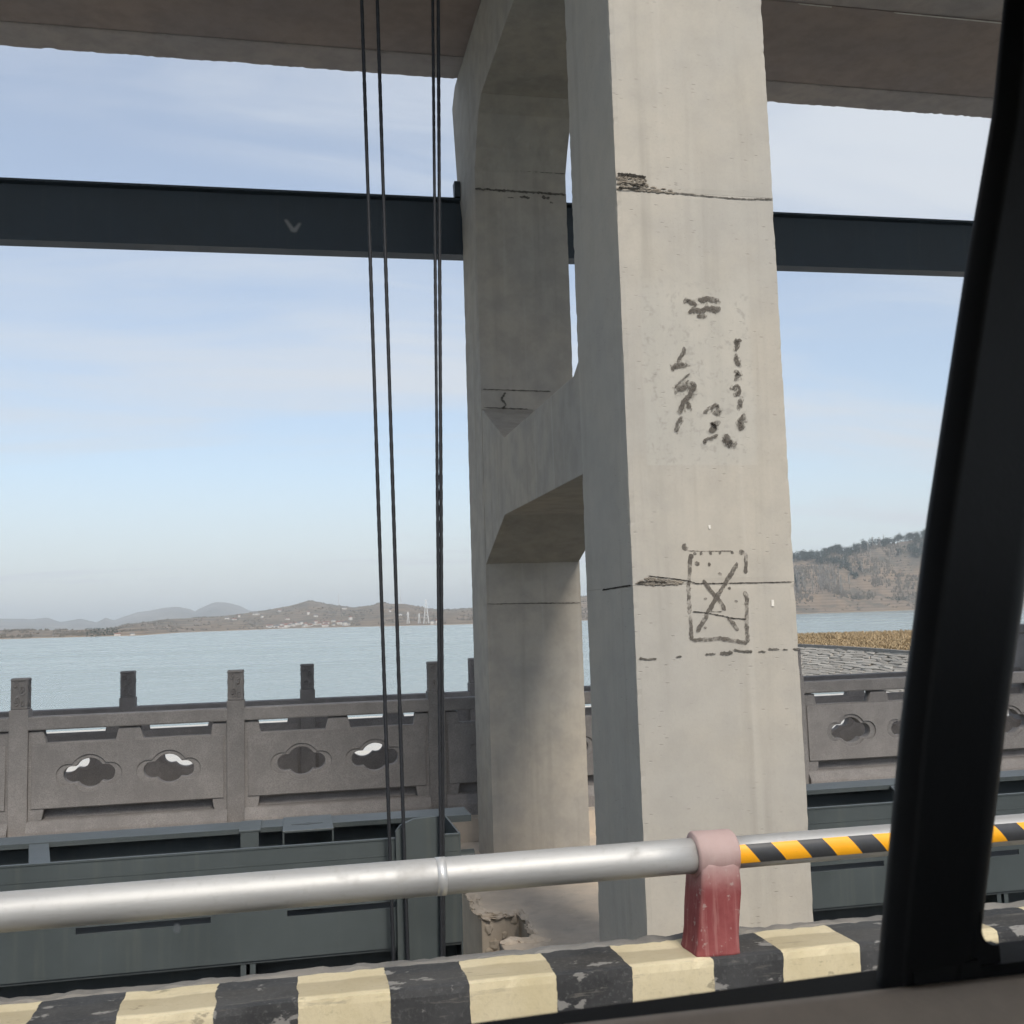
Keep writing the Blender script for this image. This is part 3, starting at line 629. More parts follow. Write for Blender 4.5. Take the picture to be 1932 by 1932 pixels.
# ------------------------------------------------------------------ sluice gates
def make_gate(name, x0, x1, label, ribs, left_bay):
    """steel lift gate seen from above: front plate, open top with ribs, wide rear flange"""
    g = thing(name, ((x0+x1)/2, 7.8, -2.9), label, 'sluice gate', 'sluice gates hanging between the piers')
    ZT, YF, YB = -1.46, 7.40, 8.40
    # front plate with long openings cut through it
    slots = [(a, b_) for a, b_ in ((-1.36, -0.535), (-0.05, 0.665))] if left_bay else [(3.3, 4.27), (4.62, 5.4), (5.8, 6.6)]
    zs0, zs1 = -1.905, -1.865
    def plate(n, xa, xb, za, zb): obj(n, bx(xa, xb, YF, YF+0.012, za, zb), M['gate'], g)
    plate('front_plate', x0, x1, zs1, ZT); plate('front_plate', x0, x1, -2.165, zs0)
    e = [x0]+[v for s in slots for v in s]+[x1]
    for i in range(0, len(e)-1, 2): plate('front_plate', e[i]+(0.0), e[i+1], zs0, zs1)
    obj('top_edge', bx(x0, x1, YF-0.006, YF+0.03, ZT, ZT+0.010), M['gate'], g)
    obj('weld_seam', bx(x0, x1, YF-0.003, YF-0.0005, ZT-0.105, ZT-0.098), M['gate'], g)
    obj('inner_web', bx(x0, x1, 8.30, 8.315, -2.9, ZT-0.012), M['gate'], g)
    obj('rear_flange', bx(x0, x1, 8.15, 8.45, ZT-0.012, ZT+0.004), M['gate'], g)
    obj('flange_lip', bx(x0, x1, 8.15, 8.162, ZT-0.030, ZT-0.0125), M['gate'], g)
    obj('floor_plate', bx(x0, x1, YF+0.014, 8.299, -1.93, -1.915), M['gate_dark'], g)
    obj('lower_web', bx(x0, x1, 7.62, 7.635, -2.95, -2.17), M['gate_dark'], g)
    obj('lower_flange', bx(x0, x1, YF-0.02, 7.64, -2.98, -2.955), M['gate_dark'], g)
    obj('lower_soffit', bx(x0, x1, YF+0.014, 7.619, -2.185, -2.168), M['gate_dark'], g)
    for kind, xa, xb, sh in ribs:
        if kind == 'diagonal':
            b = bmesh.new()
            lo = [(xa, 8.149), (xb, 8.149), (xb+sh, YF+0.03), (xa+sh, YF+0.03)]
            merge(b, prism(lo, 'Z', ZT-0.014, ZT-0.002)); obj('brace', b, M['gate'], g)
            obj('brace_web', prism([(xa+0.06, 8.10), (xa+0.07, 8.10), (xa+0.07+sh, YF+0.03), (xa+0.06+sh, YF+0.03)], 'Z', -1.914, ZT-0.0145), M['gate_dark'], g)
        elif kind == 'box':
            obj('rib', bx(xa, xb, 8.0, 8.40, ZT+0.006, ZT+0.018, bev=0.002), M['gate'], g)
            obj('rib_front', bx(xa+0.012, xb-0.012, 7.99, 8.002, -1.914, ZT+0.004), M['gate'], g)
            for s in (-1, 1): obj('bolt', tube(((xa+xb)/2+s*0.028, 7.975, ZT-0.16), ((xa+xb)/2+s*0.028, 7.99, ZT-0.16), 0.012, n=6), M['gate_dark'], g)
        else:
            r = obj('lifting_box', prism([(xa, 7.86), (xb, 7.86), (xb, 8.42), (xa, 8.42)], 'Z', ZT+0.006, ZT+0.02, 0.002), M['gate'], g)
            obj('keyhole_slot', prism([(xa+0.06, 8.10), (xa+0.15, 8.11), (xa+0.18, 8.14), (xa+0.21, 8.11), (xb-0.07, 8.10), (xb-0.07, 8.085), (xa+0.21, 8.075), (xa+0.18, 8.055), (xa+0.15, 8.075), (xa+0.06, 8.085)], 'Z', ZT+0.0205, ZT+0.0225), M['gate_dark'], r)
            for xx in (xa, xb-0.012): obj('lifting_box_side', bx(xx, xx+0.012, 7.86, 8.09, -1.914, ZT+0.0055), M['gate'], g)
    obj('lower_rib', bx(-0.35 if left_bay else 5.2, -0.315 if left_bay else 5.235, YF+0.02, 7.61, -2.954, -2.187), M['gate'], g)
    obj('lower_rib', bx(-0.29 if left_bay else 5.26, -0.255 if left_bay else 5.295, YF+0.02, 7.61, -2.954, -2.187), M['gate'], g)
    return g
gl = make_gate('sluice_gate', -7.6, 1.10, 'grey steel sluice gate hanging on cables before the stone balustrade', [('diagonal', -1.81, -1.68, 0.16), ('box', -0.385, -0.235, 0), ('lift', -0.08, 0.275, 0), ('diagonal', -5.2, -5.07, 0.16)], True)
# taller end plate with cut corner, and the side roller bracket that runs in the slot
obj('end_plate', prism([(0.667, -2.30), (0.98, -2.30), (0.98, -1.315), (0.79, -1.325), (0.70, -1.36), (0.667, -1.40)], 'Y', 7.345, 7.388), M['gate'], gl)
obj('end_cap', bx(1.101, 1.113, 7.40, 8.42, -2.9, -1.45), M['gate'], gl)
obj('rear_flange_end', bx(1.114, 1.30, 8.08, 8.43, -1.50, -1.452), M['gate'], gl)
rb = obj('roller_bracket', prism([(8.05, -1.90), (8.30, -1.90), (8.30, -1.56), (8.18, -1.56)], 'X', 1.116, 1.20), M['gate_dark'], gl)
obj('roller', tube((1.16, 8.0, -1.76), (1.30, 8.0, -1.76), 0.075, n=24), M['gate'], rb)
gr = make_gate('sluice_gate', 3.35, 13.0, 'grey steel sluice gate beyond the striped rail, beside the dark window pillar', [('diagonal', 4.80, 4.95, -0.30), ('box', 7.2, 7.35, 0), ('diagonal', 9.2, 9.35, -0.2)], False)

# hoist cables
def cable(p0, p1, r, label):
    b = tube(p0, p1, r, n=10, rings=160)
    # rope lay: slight twist in the outline
    d = (Vector(p1)-Vector(p0)); L = d.length; ax = d.normalized()
    for v in b.verts:
        t = (v.co-Vector(p0)).dot(ax); c = Vector(p0)+ax*t; off = v.co-c
        ph = math.atan2(off.y, off.x)
        v.co = c+off*(1+0.13*math.sin(6*ph+t*60))
    return tag(obj('hoist_cable', b, M['cable'], smooth=True), label, 'cable', 'wire ropes hanging from the hoist platform')
cable((0.515, 7.3, 5.722), (0.643, 7.3, -2.96), 0.0125, 'leftmost thin dark wire rope of those hanging before the sky')
cable((0.63, 7.3, 5.722), (0.735, 7.3, -2.96), 0.0125, 'second thin dark wire rope from the outer end of the gate')
cable((1.064, 7.29, 5.722), (0.940, 7.29, -2.96), 0.011, 'outer wire rope of the close pair next to the concrete frame')
cable((1.112, 7.31, 5.722), (0.952, 7.31, -2.96), 0.0125, 'inner wire rope of the close pair next to the concrete frame')

# ------------------------------------------------------------------ footbridge with carved stone balustrades
deck_o = obj('footbridge_deck', bx(-30, 30, 11.02, 13.85, -2.6, -2.025), M['pier']); tag(deck_o, kind='structure')
def curve_mesh(name, loops, thick, bev):
    cu = bpy.data.curves.new(name, 'CURVE'); cu.dimensions = '2D'; cu.fill_mode = 'BOTH'; cu.extrude = thick/2-bev; cu.bevel_depth = bev; cu.bevel_resolution = 1
    cu.offset = -bev
    for lp in loops:
        s = cu.splines.new('POLY'); s.points.add(len(lp)-1)
        for i, p in enumerate(lp): s.points[i].co = (p[0], p[1], 0, 1)
        s.use_cyclic_u = True
    o = bpy.data.objects.new(name, cu); me = bpy.data.meshes.new_from_object(o)
    bpy.data.objects.remove(o); bpy.data.curves.remove(cu)
    me.transform(Matrix.Rotation(R(90), 4, 'X'))
    return me
def cloud_hole(cx, cz, k=1.0):
    """four lobed cloud opening: a large middle lobe and a small lobe on either side"""
    pts = []
    circ = [(0, 0.0, 0.142*k, 1.0), (0.158*k, -0.010, 0.082*k, 1), (-0.158*k, -0.010, 0.082*k, 1)]
    for i in range(96):
        a = 2*math.pi*i/96; best = 0
        for (ox, oz, r, _) in circ:
            # ray from the centre, far crossing with the circle
            dxx, dzz = math.cos(a), math.sin(a); bq = ox*dxx+oz*dzz; cq = ox*ox+oz*oz-r*r; dq = bq*bq-cq
            if dq > 0: best = max(best, bq+math.sqrt(dq))
        pts.append((cx+math.cos(a)*best, cz+math.sin(a)*best))
    return pts
BAY, PW = 2.05, 0.178
PANW = BAY-PW+0.012
h_ = PANW/2
outer = [(-h_, -1.99), (-h_+0.10, -1.99), (-h_+0.15, -1.70), (h_-0.15, -1.70), (h_-0.10, -1.99), (h_, -1.99), (h_, -0.945), (h_-0.14, -0.945), (h_-0.16, -1.063), (0.13, -1.063), (0.10, -0.945), (-0.10, -0.945), (-0.13, -1.063), (-h_+0.16, -1.063), (-h_+0.14, -0.945), (-h_, -0.945)]
holes = [cloud_hole(-0.375, -1.372), cloud_hole(0.375, -1.372)]
me_panel = curve_mesh('panel', [outer]+holes, 0.115, 0.006)
# raised field: set proud of the panel, stopping short of a sunk band round each opening
field = [(-h_+0.035, -1.69), (h_-0.035, -1.69), (h_-0.035, -1.075), (-h_+0.035, -1.075)]
me_field = curve_mesh('raised_field', [field]+[cloud_hole(-0.375, -1.372, 1.27), cloud_hole(0.375, -1.372, 1.27)], 0.014, 0.004)
def rail_section(L, low=0.0):
    return prism([(-0.085, -0.935-low), (0.085, -0.935-low), (0.092, -0.92-low), (0.092, -0.814), (0.086, -0.806), (-0.086, -0.806), (-0.092, -0.814), (-0.092, -0.92-low)], 'X', -L/2, L/2, 0.004)
def to_mesh(bm, name):
    me = bpy.data.meshes.new(name); bmesh.ops.recalc_face_normals(bm, faces=bm.faces); bm.to_mesh(me); bm.free(); return me
me_rail2 = to_mesh(rail_section(2.075-PW+0.012, 0.018), 'handrail')
me_rail = to_mesh(rail_section(BAY-PW+0.012), 'handrail')
pb = bx(-PW/2, PW/2, -PW/2, PW/2, -2.10, -0.735, bev=0.008)
me_post = to_mesh(pb, 'post')
def carved_cap():
    """square drum with rounded corners and cloud scrolls cut into it"""
    b = bmesh.new(); n, mz = 96, 44; z0, z1 = -0.733, -0.43; prev = None; hw = PW/2-0.004
    def scroll(u, v):
        w = 0.0
        for (cu_, cv, r) in ((0.30, 0.28, 0.24), (0.72, 0.62, 0.26), (0.25, 0.78, 0.2), (0.78, 0.18, 0.18)):
            du, dv = u-cu_, v-cv; d = math.hypot(du, dv*1.4); a = math.atan2(dv, du)
            if d < r: w = max(w, (0.5+0.5*math.sin(d*40+a*1.0))*(1-d/r)**0.35)
        return w
    for j in range(mz+1):
        t = j/mz; z = z0+(z1-z0)*t
        k = 0.93 if t < 0.02 else (1.0-0.10*max(0, (t-0.93)/0.07)**2-0.09*max(0, (0.09-t)/0.09)**2)
        ring = []
        for i in range(n):
            a = 2*math.pi*i/n; c_, s_ = math.cos(a), math.sin(a); q = 1/((abs(c_)**8+abs(s_)**8)**0.125)
            u = (i/n*4) % 1.0
            dep = 0.0
            if 0.06 < t < 0.92: dep = 0.016*(1-scroll((u+0.5) % 1.0, t))*min(1, 8*abs(u-0.5)*0+4.5*min((u+0.5) % 1.0, 1-(u+0.5) % 1.0)+0.12)
            r = hw*k*q-dep
            ring.append(b.verts.new((c_*r, s_*r, z)))
        if prev:
            for i in range(n): b.faces.new((prev[i], prev[(i+1) % n], ring[(i+1) % n], ring[i]))
        prev = ring
    b.faces.new(prev)
    return b
me_cap = to_mesh(carved_cap(), 'carved_cap')
me_neck = to_mesh(bx(-PW/2+0.016, PW/2-0.016, -PW/2+0.016, PW/2-0.016, -0.7348, -0.7255), 'neck')
me_plinth = to_mesh(prism([(-0.15, -2.02), (0.15, -2.02), (0.15, -1.85), (0.12, -1.80), (-0.055, -1.80), (-0.085, -1.812), (-0.135, -1.865), (-0.15, -1.90)], 'X', -BAY/2+PW/2-0.006, BAY/2-PW/2+0.006, 0.004), 'plinth')
me_slot_board = to_mesh(bx(-PANW/2+0.02, PANW/2-0.02, 0.035, 0.055, -1.799, -1.69), 'slot_dark_board')  # board added behind the open slot so that the gap reads dark
def balustrade(y, xs, dz, label):
    t = thing('stone_balustrade', (xs[0], y, -2.02+dz), label, 'balustrade', 'carved balustrades of the footbridge')
    rng = random.Random(int(y*10))
    for i, x in enumerate(xs):
        rz = 0
        pz = dz*0.5+rng.uniform(-0.006, 0.006)
        p = link('post', me_post, M['stone'], t, (x, y+rng.uniform(-0.004, 0.004), pz))
        cp = link('carved_cap', me_cap, M['stone'], p, (x, y, pz))
        cp.rotation_euler.z = R(90)*rng.randint(0, 3)
        link('neck', me_neck, M['stone'], p, (x, y, pz))
        if i+1 < len(xs):
            c = (x+xs[i+1])/2
            far_side = y > 12
            link('handrail', me_rail2 if far_side else me_rail, M['stone'], t, (c, y, dz+(0.016 if far_side else 0)))
            pn = link('panel', me_panel, M['stone'], t, (c, y, dz)); pn.scale.x = (xs[i+1]-x-PW+0.012)/PANW
            link('raised_field', me_field, M['stone'], pn, (c, y-0.0575-0.0071, dz))
            link('plinth', me_plinth, M['stone'], t, (c, y, dz)).scale.x = pn.scale.x
            link('slot_dark_board', me_slot_board, M['stone'], t, (c, y, dz)).scale.x = pn.scale.x
    return t
balustrade(11.39, [-2.62+BAY*k for k in range(-2, 8)], -0.012, 'carved stone balustrade nearest the sluice gates, with cloud shaped openings')
balustrade(13.38, [-1.90+2.075*k for k in range(-2, 7)], -0.102, 'carved stone balustrade on the lake side of the footbridge, seen behind the nearer one')
en = thing('stone_end_pillar', (10.2, 13.38, -2.06), 'pale stone end pillar of the footbridge beside the dark window pillar', 'pillar')
obj('shaft', bx(9.94, 10.46, 13.14, 13.62, -2.06, -0.42, bev=0.01), M['stone'], en)
obj('cap', bx(9.90, 10.50, 13.10, 13.66, -0.418, -0.30, bev=0.02), M['stone'], en)

# ------------------------------------------------------------------ far shore, hills and mountains
def interp(tbl, a):
    if a <= tbl[0][0]: return tbl[0][1]
    for i in range(1, len(tbl)):
        if a <= tbl[i][0]:
            (a0, v0), (a1, v1) = tbl[i-1], tbl[i]; t = (a-a0)/(a1-a0); return v0+(v1-v0)*t
    return tbl[-1][1]
def fbm(x, y, o=5):
    v, a, s = 0, 0.5, 1.0
    for _ in range(o): v += a*noise.noise(Vector((x*s, y*s, 3.1))); a *= 0.5; s *= 2.07
    return v
CREST = [(-22, 0.007), (-15.288, 0.00414), (-13.922, 0.00337), (-10.635, 0.00151), (-9.141, 0.00159), (-8.145, 0.00473), (-6.166, 0.00882), (-3.535, 0.00984), (-1.589, 0.01365), (-0.264, 0.0171), (0.913, 0.02259), (1.872, 0.01844), (3.141, 0.01469), (4.2, 0.01626), (4.678, 0.01882), (5.095, 0.01665), (5.881, 0.01674), (6.693, 0.01362), (7.366, 0.01106), (8.495, 0.00998), (9.487, 0.01113), (12.583, 0.01274), (18.26, 0.02436), (26.419, 0.0440), (27.859, 0.0470), (29.129, 0.0512), (30.764, 0.0545), (32.798, 0.0592), (37.449, 0.068), (50, 0.07)]
SHORE = [(-22, 1000), (-13.9, 1080), (-7.4, 920), (-5.5, 1300), (0.214, 1600), (5, 1250), (9.4, 1080), (15, 1150), (26.5, 1180), (32, 1330), (40, 1250), (50, 1200)]
CDIST = [(-22, 1500), (-10, 1350), (-7.0, 1900), (0, 2500), (5, 2300), (9.4, 2200), (15, 1900), (26.5, 1650), (40, 1800), (50, 1800)]
def ground_z(az, dist):
    """height of the far land (relative to the eye) at a bearing and distance"""
    s, c = interp(SHORE, az), interp(CDIST, az)
    hc = interp(CREST, az)*c
    x, y = dist*math.sin(R(az)), dist*math.cos(R(az))
    t = (dist-s)/(c-s)
    if t < 0: return WZ+max(-3.0, (dist-s)*0.06)
    if t <= 1:
        e = t*t*(3-2*t)*0.55+t*0.45
        z = WZ+0.6*min(1, t*18)+(hc-WZ-0.6)*e
        z += fbm(x/260, y/260)*(hc-WZ)*0.22*math.sin(math.pi*t)
        return z
    k = min(1, (t-1)/0.9)
    return hc-(hc-WZ)*k*k*0.8-0.5*k
def land_mat():
    t = NT('winter_hillside')
    n1 = t.noise(1/140, 6, 0.62); n2 = t.noise(1/38, 6, 0.65); n3 = t.noise(1/9, 5, 0.65)
    sep = t.n('ShaderNodeSeparateXYZ'); t.l(t.v, sep.inputs[0])
    terr = t.n('ShaderNodeTexWave'); terr.wave_type = 'BANDS'; terr.bands_direction = 'Z'; terr.inputs['Scale'].default_value = 0.085; terr.inputs['Distortion'].default_value = 2.5; terr.inputs['Detail'].default_value = 3; terr.inputs['Detail Scale'].default_value = 0.02
    t.l(t.v, terr.inputs['Vector'])
    c = t.mix(t.ramp(n1, 0.35, 0.65), (0.20, 0.145, 0.10), (0.135, 0.112, 0.092))
    c = t.mix(t.ramp(n2, 0.42, 0.66, 0, 0.75), c, (0.075, 0.078, 0.066))
    c = t.mix(t.ramp(n3, 0.5, 0.75, 0, 0.6), c, (0.26, 0.205, 0.15))
    c = t.mix(t.math('MULTIPLY', t.ramp(terr.outputs['Color'], 0.55, 0.8), t.ramp(n2, 0.62, 0.42, 0, 0.55)), c, (0.27, 0.21, 0.155))
    # bare sandy margin left by the falling water level
    c = t.mix(t.ramp(t.math('ADD', sep.outputs['Z'], t.math('MULTIPLY', n3, 1.6)), -2.2, -4.2), c, (0.34, 0.25, 0.17))
    t.set(c, 0.95, spec=0.1)
    return t.m
M['land'] = land_mat()
b = bmesh.new(); prev = None
NAZ, ND = 420, 64
for i in range(NAZ+1):
    az = -22+(50+22)*i/NAZ; s = interp(SHORE, az); c = interp(CDIST, az); row = []
    sj = s+fbm(az*0.9, 4.0)*40+fbm(az*5, 9.0)*14
    for j in range(ND+1):
        t = j/ND; d = sj-60+(c*1.35-sj+60)*t**1.25
        x, y = d*math.sin(R(az)), d*math.cos(R(az))
        z = ground_z(az, d-(sj-s))
        z += fbm(x/60, y/60, 4)*2.6*min(1, max(0, (d-sj)/160))
        row.append(b.verts.new((x, y, z)))
    if prev:
        for j in range(ND): b.faces.new((prev[j], prev[j+1], row[j+1], row[j]))
    prev = row
far_land = tag(obj('far_hills', b, M['land'], smooth=True), kind='structure')
def land_at(az, d):
    s = interp(SHORE, az); sj = s+fbm(az*0.9, 4.0)*40+fbm(az*5, 9.0)*14
    x, y = d*math.sin(R(az)), d*math.cos(R(az))
    return Vector((x, y, ground_z(az, d-(sj-s))+fbm(x/60, y/60, 4)*2.6*min(1, max(0, (d-sj)/160))))
def shore_at(az): return interp(SHORE, az)+fbm(az*0.9, 4.0)*40+fbm(az*5, 9.0)*14

RIDGE = [(-26, 0.012), (-18, 0.014), (-13.931, 0.01358), (-12.53, 0.01201), (-11.819, 0.0127), (-11.266, 0.00912), (-10.373, 0.01149), (-9.587, 0.0078), (-9.145, 0.01185), (-8.771, 0.00922), (-7.781, 0.01522), (-5.935, 0.01951), (-5.185, 0.01728), (-4.899, 0.01445), (-3.981, 0.0229), (-3.374, 0.02234), (-2.764, 0.019), (-2.072, 0.01389), (0, 0.010), (8, 0.009), (20, 0.012)]
def rock_mat():
    t = NT('bare_mountain'); n1 = t.noise(1/500, 7, 0.65); n2 = t.noise(1/130, 6, 0.65)
    c = t.mix(t.ramp(n1, 0.35, 0.65), (0.11, 0.10, 0.09), (0.19, 0.165, 0.14)); c = t.mix(t.ramp(n2, 0.5, 0.72, 0, 0.6), c, (0.34, 0.31, 0.28))
    t.set(c, 0.95, spec=0.1); return t.m
M['rock'] = rock_mat()
b = bmesh.new(); prev = None; DC = 6800
for i in range(441):
    az = -26+46*i/440; hc = interp(RIDGE, az)*DC; row = []
    for j in range(31):
        t = j/30; d = 4300+4200*t; u = (d-4300)/(DC-4300)
        x, y = d*math.sin(R(az)), d*math.cos(R(az))
        if u <= 1: z = WZ-2+(hc-WZ+2)*(u**1.25)*(1+0.55*fbm(x/520, y/520)*math.sin(math.pi*u))+fbm(x/170, y/170)*hc*0.12*math.sin(math.pi*min(1, u*1.02))
        else: z = hc-(hc-WZ)*min(1, (u-1)/0.68)**1.3
        z += fbm(x/95, y/95, 4)*hc*0.16*min(1, u)
        row.append(b.verts.new((x, y, z)))
    if prev:
        for j in range(30): b.faces.new((prev[j], prev[j+1], row[j+1], row[j]))
    prev = row
tag(obj('far_mountains', b, M['rock'], smooth=False), kind='structure')

# ------------------------------------------------------------------ bank on the right: reed bench with a stone revetment
RZ = -2.6
def polar(az, d, z): return Vector((d*math.sin(R(az)), d*math.cos(R(az)), z))
EDGE = [(20, 96), (24, 87), (26.491, 81), (31.556, 65), (36, 55), (44, 44)]
FAR = [(20, 108), (24, 110), (26.4, 112), (29, 112), (32, 115), (38, 119), (44, 119)]
def soil():
    t = NT('reed_ground'); a = t.noise(0.5, 5, 0.65); f_ = t.noise(4, 4, 0.7)
    t.set(t.mix(f_, t.mix(a, (0.20, 0.12, 0.045), (0.30, 0.19, 0.075)), (0.13, 0.085, 0.04)), 0.95, spec=0.1); return t.m
M['soil'] = soil()
b = bmesh.new(); prev = None
for i in range(61):
    az = 20+24*i/60; e, f_ = interp(EDGE, az), interp(FAR, az); row = []
    pts = [polar(az, e, RZ-0.02)]+[polar(az, e+(f_-e)*k/8, RZ+noise.noise(Vector((az, k, 0)))*0.05) for k in range(1, 9)]+[polar(az, f_+6, WZ-0.5)]
    row = [b.verts.new(p) for p in pts]
    if prev:
        for j in range(len(row)-1): b.faces.new((prev[j], prev[j+1], row[j+1], row[j]))
    prev = row
tag(obj('reed_bank', b, M['soil']), kind='structure')
def reed_mat():
    t = NT('dry_reed'); t.rnd(9); a = t.noise(0.35, 4, 0.6); f_ = t.noise(5, 3, 0.6)
    c = t.mix(t.ramp(a, 0.35, 0.65), (0.38, 0.285, 0.17), (0.30, 0.23, 0.135)); c = t.mix(t.ramp(f_, 0.45, 0.7, 0, 0.5), c, (0.44, 0.345, 0.225))
    t.set(c, 0.9, spec=0.1); return t.m
M['reed'] = reed_mat()
b = bmesh.new(); rng = random.Random(5)
for k in range(15000):
    az = rng.uniform(24.5, 38.5); e, f_ = interp(EDGE, az), interp(FAR, az); d = rng.uniform(e+1.0, f_-1.0); p = polar(az, d, RZ-0.05)
    h = rng.uniform(0.18, 0.42)*(0.7 if d < (e+f_)/2 else 1.1); w = rng.uniform(0.05, 0.14)
    for q in range(2):
        an = rng.uniform(0, 6.28); dxx, dyy = math.cos(an)*w, math.sin(an)*w; lx, ly = rng.uniform(-0.25, 0.25), rng.uniform(-0.25, 0.25)
        v = [b.verts.new((p.x-dxx, p.y-dyy, p.z)), b.verts.new((p.x+dxx, p.y+dyy, p.z)), b.verts.new((p.x+lx, p.y+ly, p.z+h))]; b.faces.new(v)
tag(obj('reed_bed', b, M['reed']), 'golden brown dry reeds covering the low bank across the inlet', 'reeds', kind='stuff')

# stone facing: courses of separate blocks on the slope below the reeds
def blockstone():
    t = NT('revetment_stone'); r = t.rnd(30)
    a = t.noise(2.2, 5, 0.65); f_ = t.noise(18, 3, 0.7)
    c = t.mix(r, (0.30, 0.275, 0.24), (0.43, 0.40, 0.355)); c = t.mix(t.ramp(a, 0.35, 0.7, 0, 0.4), c, (0.25, 0.23, 0.20)); c = t.mix(t.ramp(f_, 0.5, 0.7, 0, 0.4), c, (0.48, 0.46, 0.43))
    t.set(c, 0.92, spec=0.2).bump(a, 0.4, 0.03); return t.m
M['block'] = blockstone()
def slope_pt(az, u):
    e = interp(EDGE, az); return polar(az, e-u*8.5, RZ-u*2.1)
rev = tag(link('revetment', bpy.data.meshes.new('revetment'), None), kind='structure')
b = bmesh.new(); prev = None
for i in range(61):
    az = 20+24*i/60; row = [b.verts.new(slope_pt(az, u)+Vector((0, 0, -0.14))) for u in (0, 0.5, 1.02)]
    if prev:
        for j in range(2): b.faces.new((prev[j], prev[j+1], row[j+1], row[j]))
    prev = row
bmesh.ops.recalc_face_normals(b, faces=b.faces); b.to_mesh(rev.data); b.free(); rev.data.materials.append(M['mortar'])
rng = random.Random(21); stone_meshes = []
for k in range(8):
    bb = bx(-0.5, 0.5, -0.5, 0.5, -0.5, 0.5)
    bmesh.ops.bevel(bb, geom=list(bb.edges), offset=0.12, segments=1, affect='EDGES')
    for v in bb.verts: v.co += Vector((rng.uniform(-0.08, 0.08), rng.uniform(-0.08, 0.08), rng.uniform(-0.14, 0.14)))
    stone_meshes.append(to_mesh(bb, 'stone'))
rest = bmesh.new(); NCO = 17; placed = 0
for cidx in range(NCO):
    u0, u1 = cidx/NCO, (cidx+1)/NCO
    az = 24.0+rng.uniform(0, 0.3)
    while az < 40.5:
        d = interp(EDGE, az)-8.5*(u0+u1)/2
        ln = rng.uniform(0.35, 0.9); daz = math.degrees(ln/d)
        p = slope_pt(az+daz/2, (u0+u1)/2); a_, c_ = slope_pt(az, (u0+u1)/2), slope_pt(az+daz, (u0+u1)/2)
        ex = (c_-a_); L_ = ex.length; ex.normalize()
        dn = (slope_pt(az+daz/2, u1)-slope_pt(az+daz/2, u0)); W_ = dn.length; dn.normalize(); nn = ex.cross(dn); 
        if nn.z < 0: nn = -nn
        ey = nn.cross(ex)
        mtx = Matrix((ex*(L_*rng.uniform(0.93, 1.0)), ey*(W_*rng.uniform(0.90, 1.0)), nn*rng.uniform(0.22, 0.30))).transposed().to_4x4(); mtx = mtx @ Matrix.Rotation(rng.uniform(-0.025, 0.025), 4, 'Z') @ Matrix.Rotation(rng.uniform(-0.05, 0.05), 4, 'X'); mtx.translation = p+nn*rng.uniform(-0.05, 0.05)
        me = rng.choice(stone_meshes)
        if 26.2 < az < 32.1 and cidx < 9 and placed < 300:
            o = bpy.data.objects.new('stone', me); col.objects.link(o); o.parent = rev; o.matrix_world = mtx
            if not me.materials: me.materials.append(M['block'])
            placed += 1
        else:
            tmp = me.copy(); tmp.transform(mtx); rest.from_mesh(tmp); bpy.data.meshes.remove(tmp)
        az += daz
o = obj('stone_facing', rest, M['block'], rev); o['kind'] = 'stuff'
# coping along the top edge of the revetment
b = bmesh.new(); prev = None
for i in range(81):
    az = 23+18*i/80; e = interp(EDGE, az)
    row = [b.verts.new(polar(az, e+dd, RZ+zz)) for dd, zz in ((-0.5, -0.16), (-0.5, 0.12), (0.35, 0.12), (0.35, -0.16))]
    if prev:
        for j in range(4): b.faces.new((prev[j], prev[(j+1) % 4], row[(j+1) % 4], row[j]))
    prev = row
obj('coping', b, M['mortar'], rev)

# ------------------------------------------------------------------ trees on the hill across the inlet
def leaf_mat(name, c0, c1):
    t = NT(name); r = t.rnd(3); a = t.noise(0.6, 3, 0.6)
    t.set(t.mix(r, t.mix(a, c0, c1), t.mix(a, scale_c(c0, 1.35), scale_c(c1, 1.25))), 0.9, spec=0.1); return t.m
M['pine'] = leaf_mat('evergreen_foliage', (0.020, 0.036, 0.032), (0.042, 0.060, 0.048))
M['bare'] = leaf_mat('bare_twigs', (0.22, 0.205, 0.19), (0.31, 0.285, 0.26))
M['bark'] = plain('bark', (0.09, 0.075, 0.06), 0.95, 0, 0.2, 2)
def crown_mesh(seed, n=170, h=7.5, r=3.0):
    rg = random.Random(seed); b = bmesh.new()
    clumps = [(Vector((rg.gauss(0, r*0.38), rg.gauss(0, r*0.38), h*(0.12+0.8*rg.random()))), rg.uniform(1.0, 2.0)) for _ in range(13)]
    for k in range(n):
        c, cr_ = rg.choice(clumps); v = Vector((rg.gauss(0, 1), rg.gauss(0, 1), rg.gauss(0, 0.8)))*cr_*0.62
        p = c+v; p.x *= 1.15-0.5*p.z/h*0.6; s = rg.uniform(0.35, 0.8)
        a = Vector((rg.uniform(-1, 1), rg.uniform(-1, 1), rg.uniform(-0.5, 0.5))).normalized()*s; bb = Vector((rg.uniform(-1, 1), rg.uniform(-1, 1), rg.uniform(-0.5, 0.9))).normalized()*s
        b.faces.new([b.verts.new(p-a), b.verts.new(p+bb), b.verts.new(p+a), b.verts.new(p-bb*0.7)])
    return to_mesh(b, 'crown')
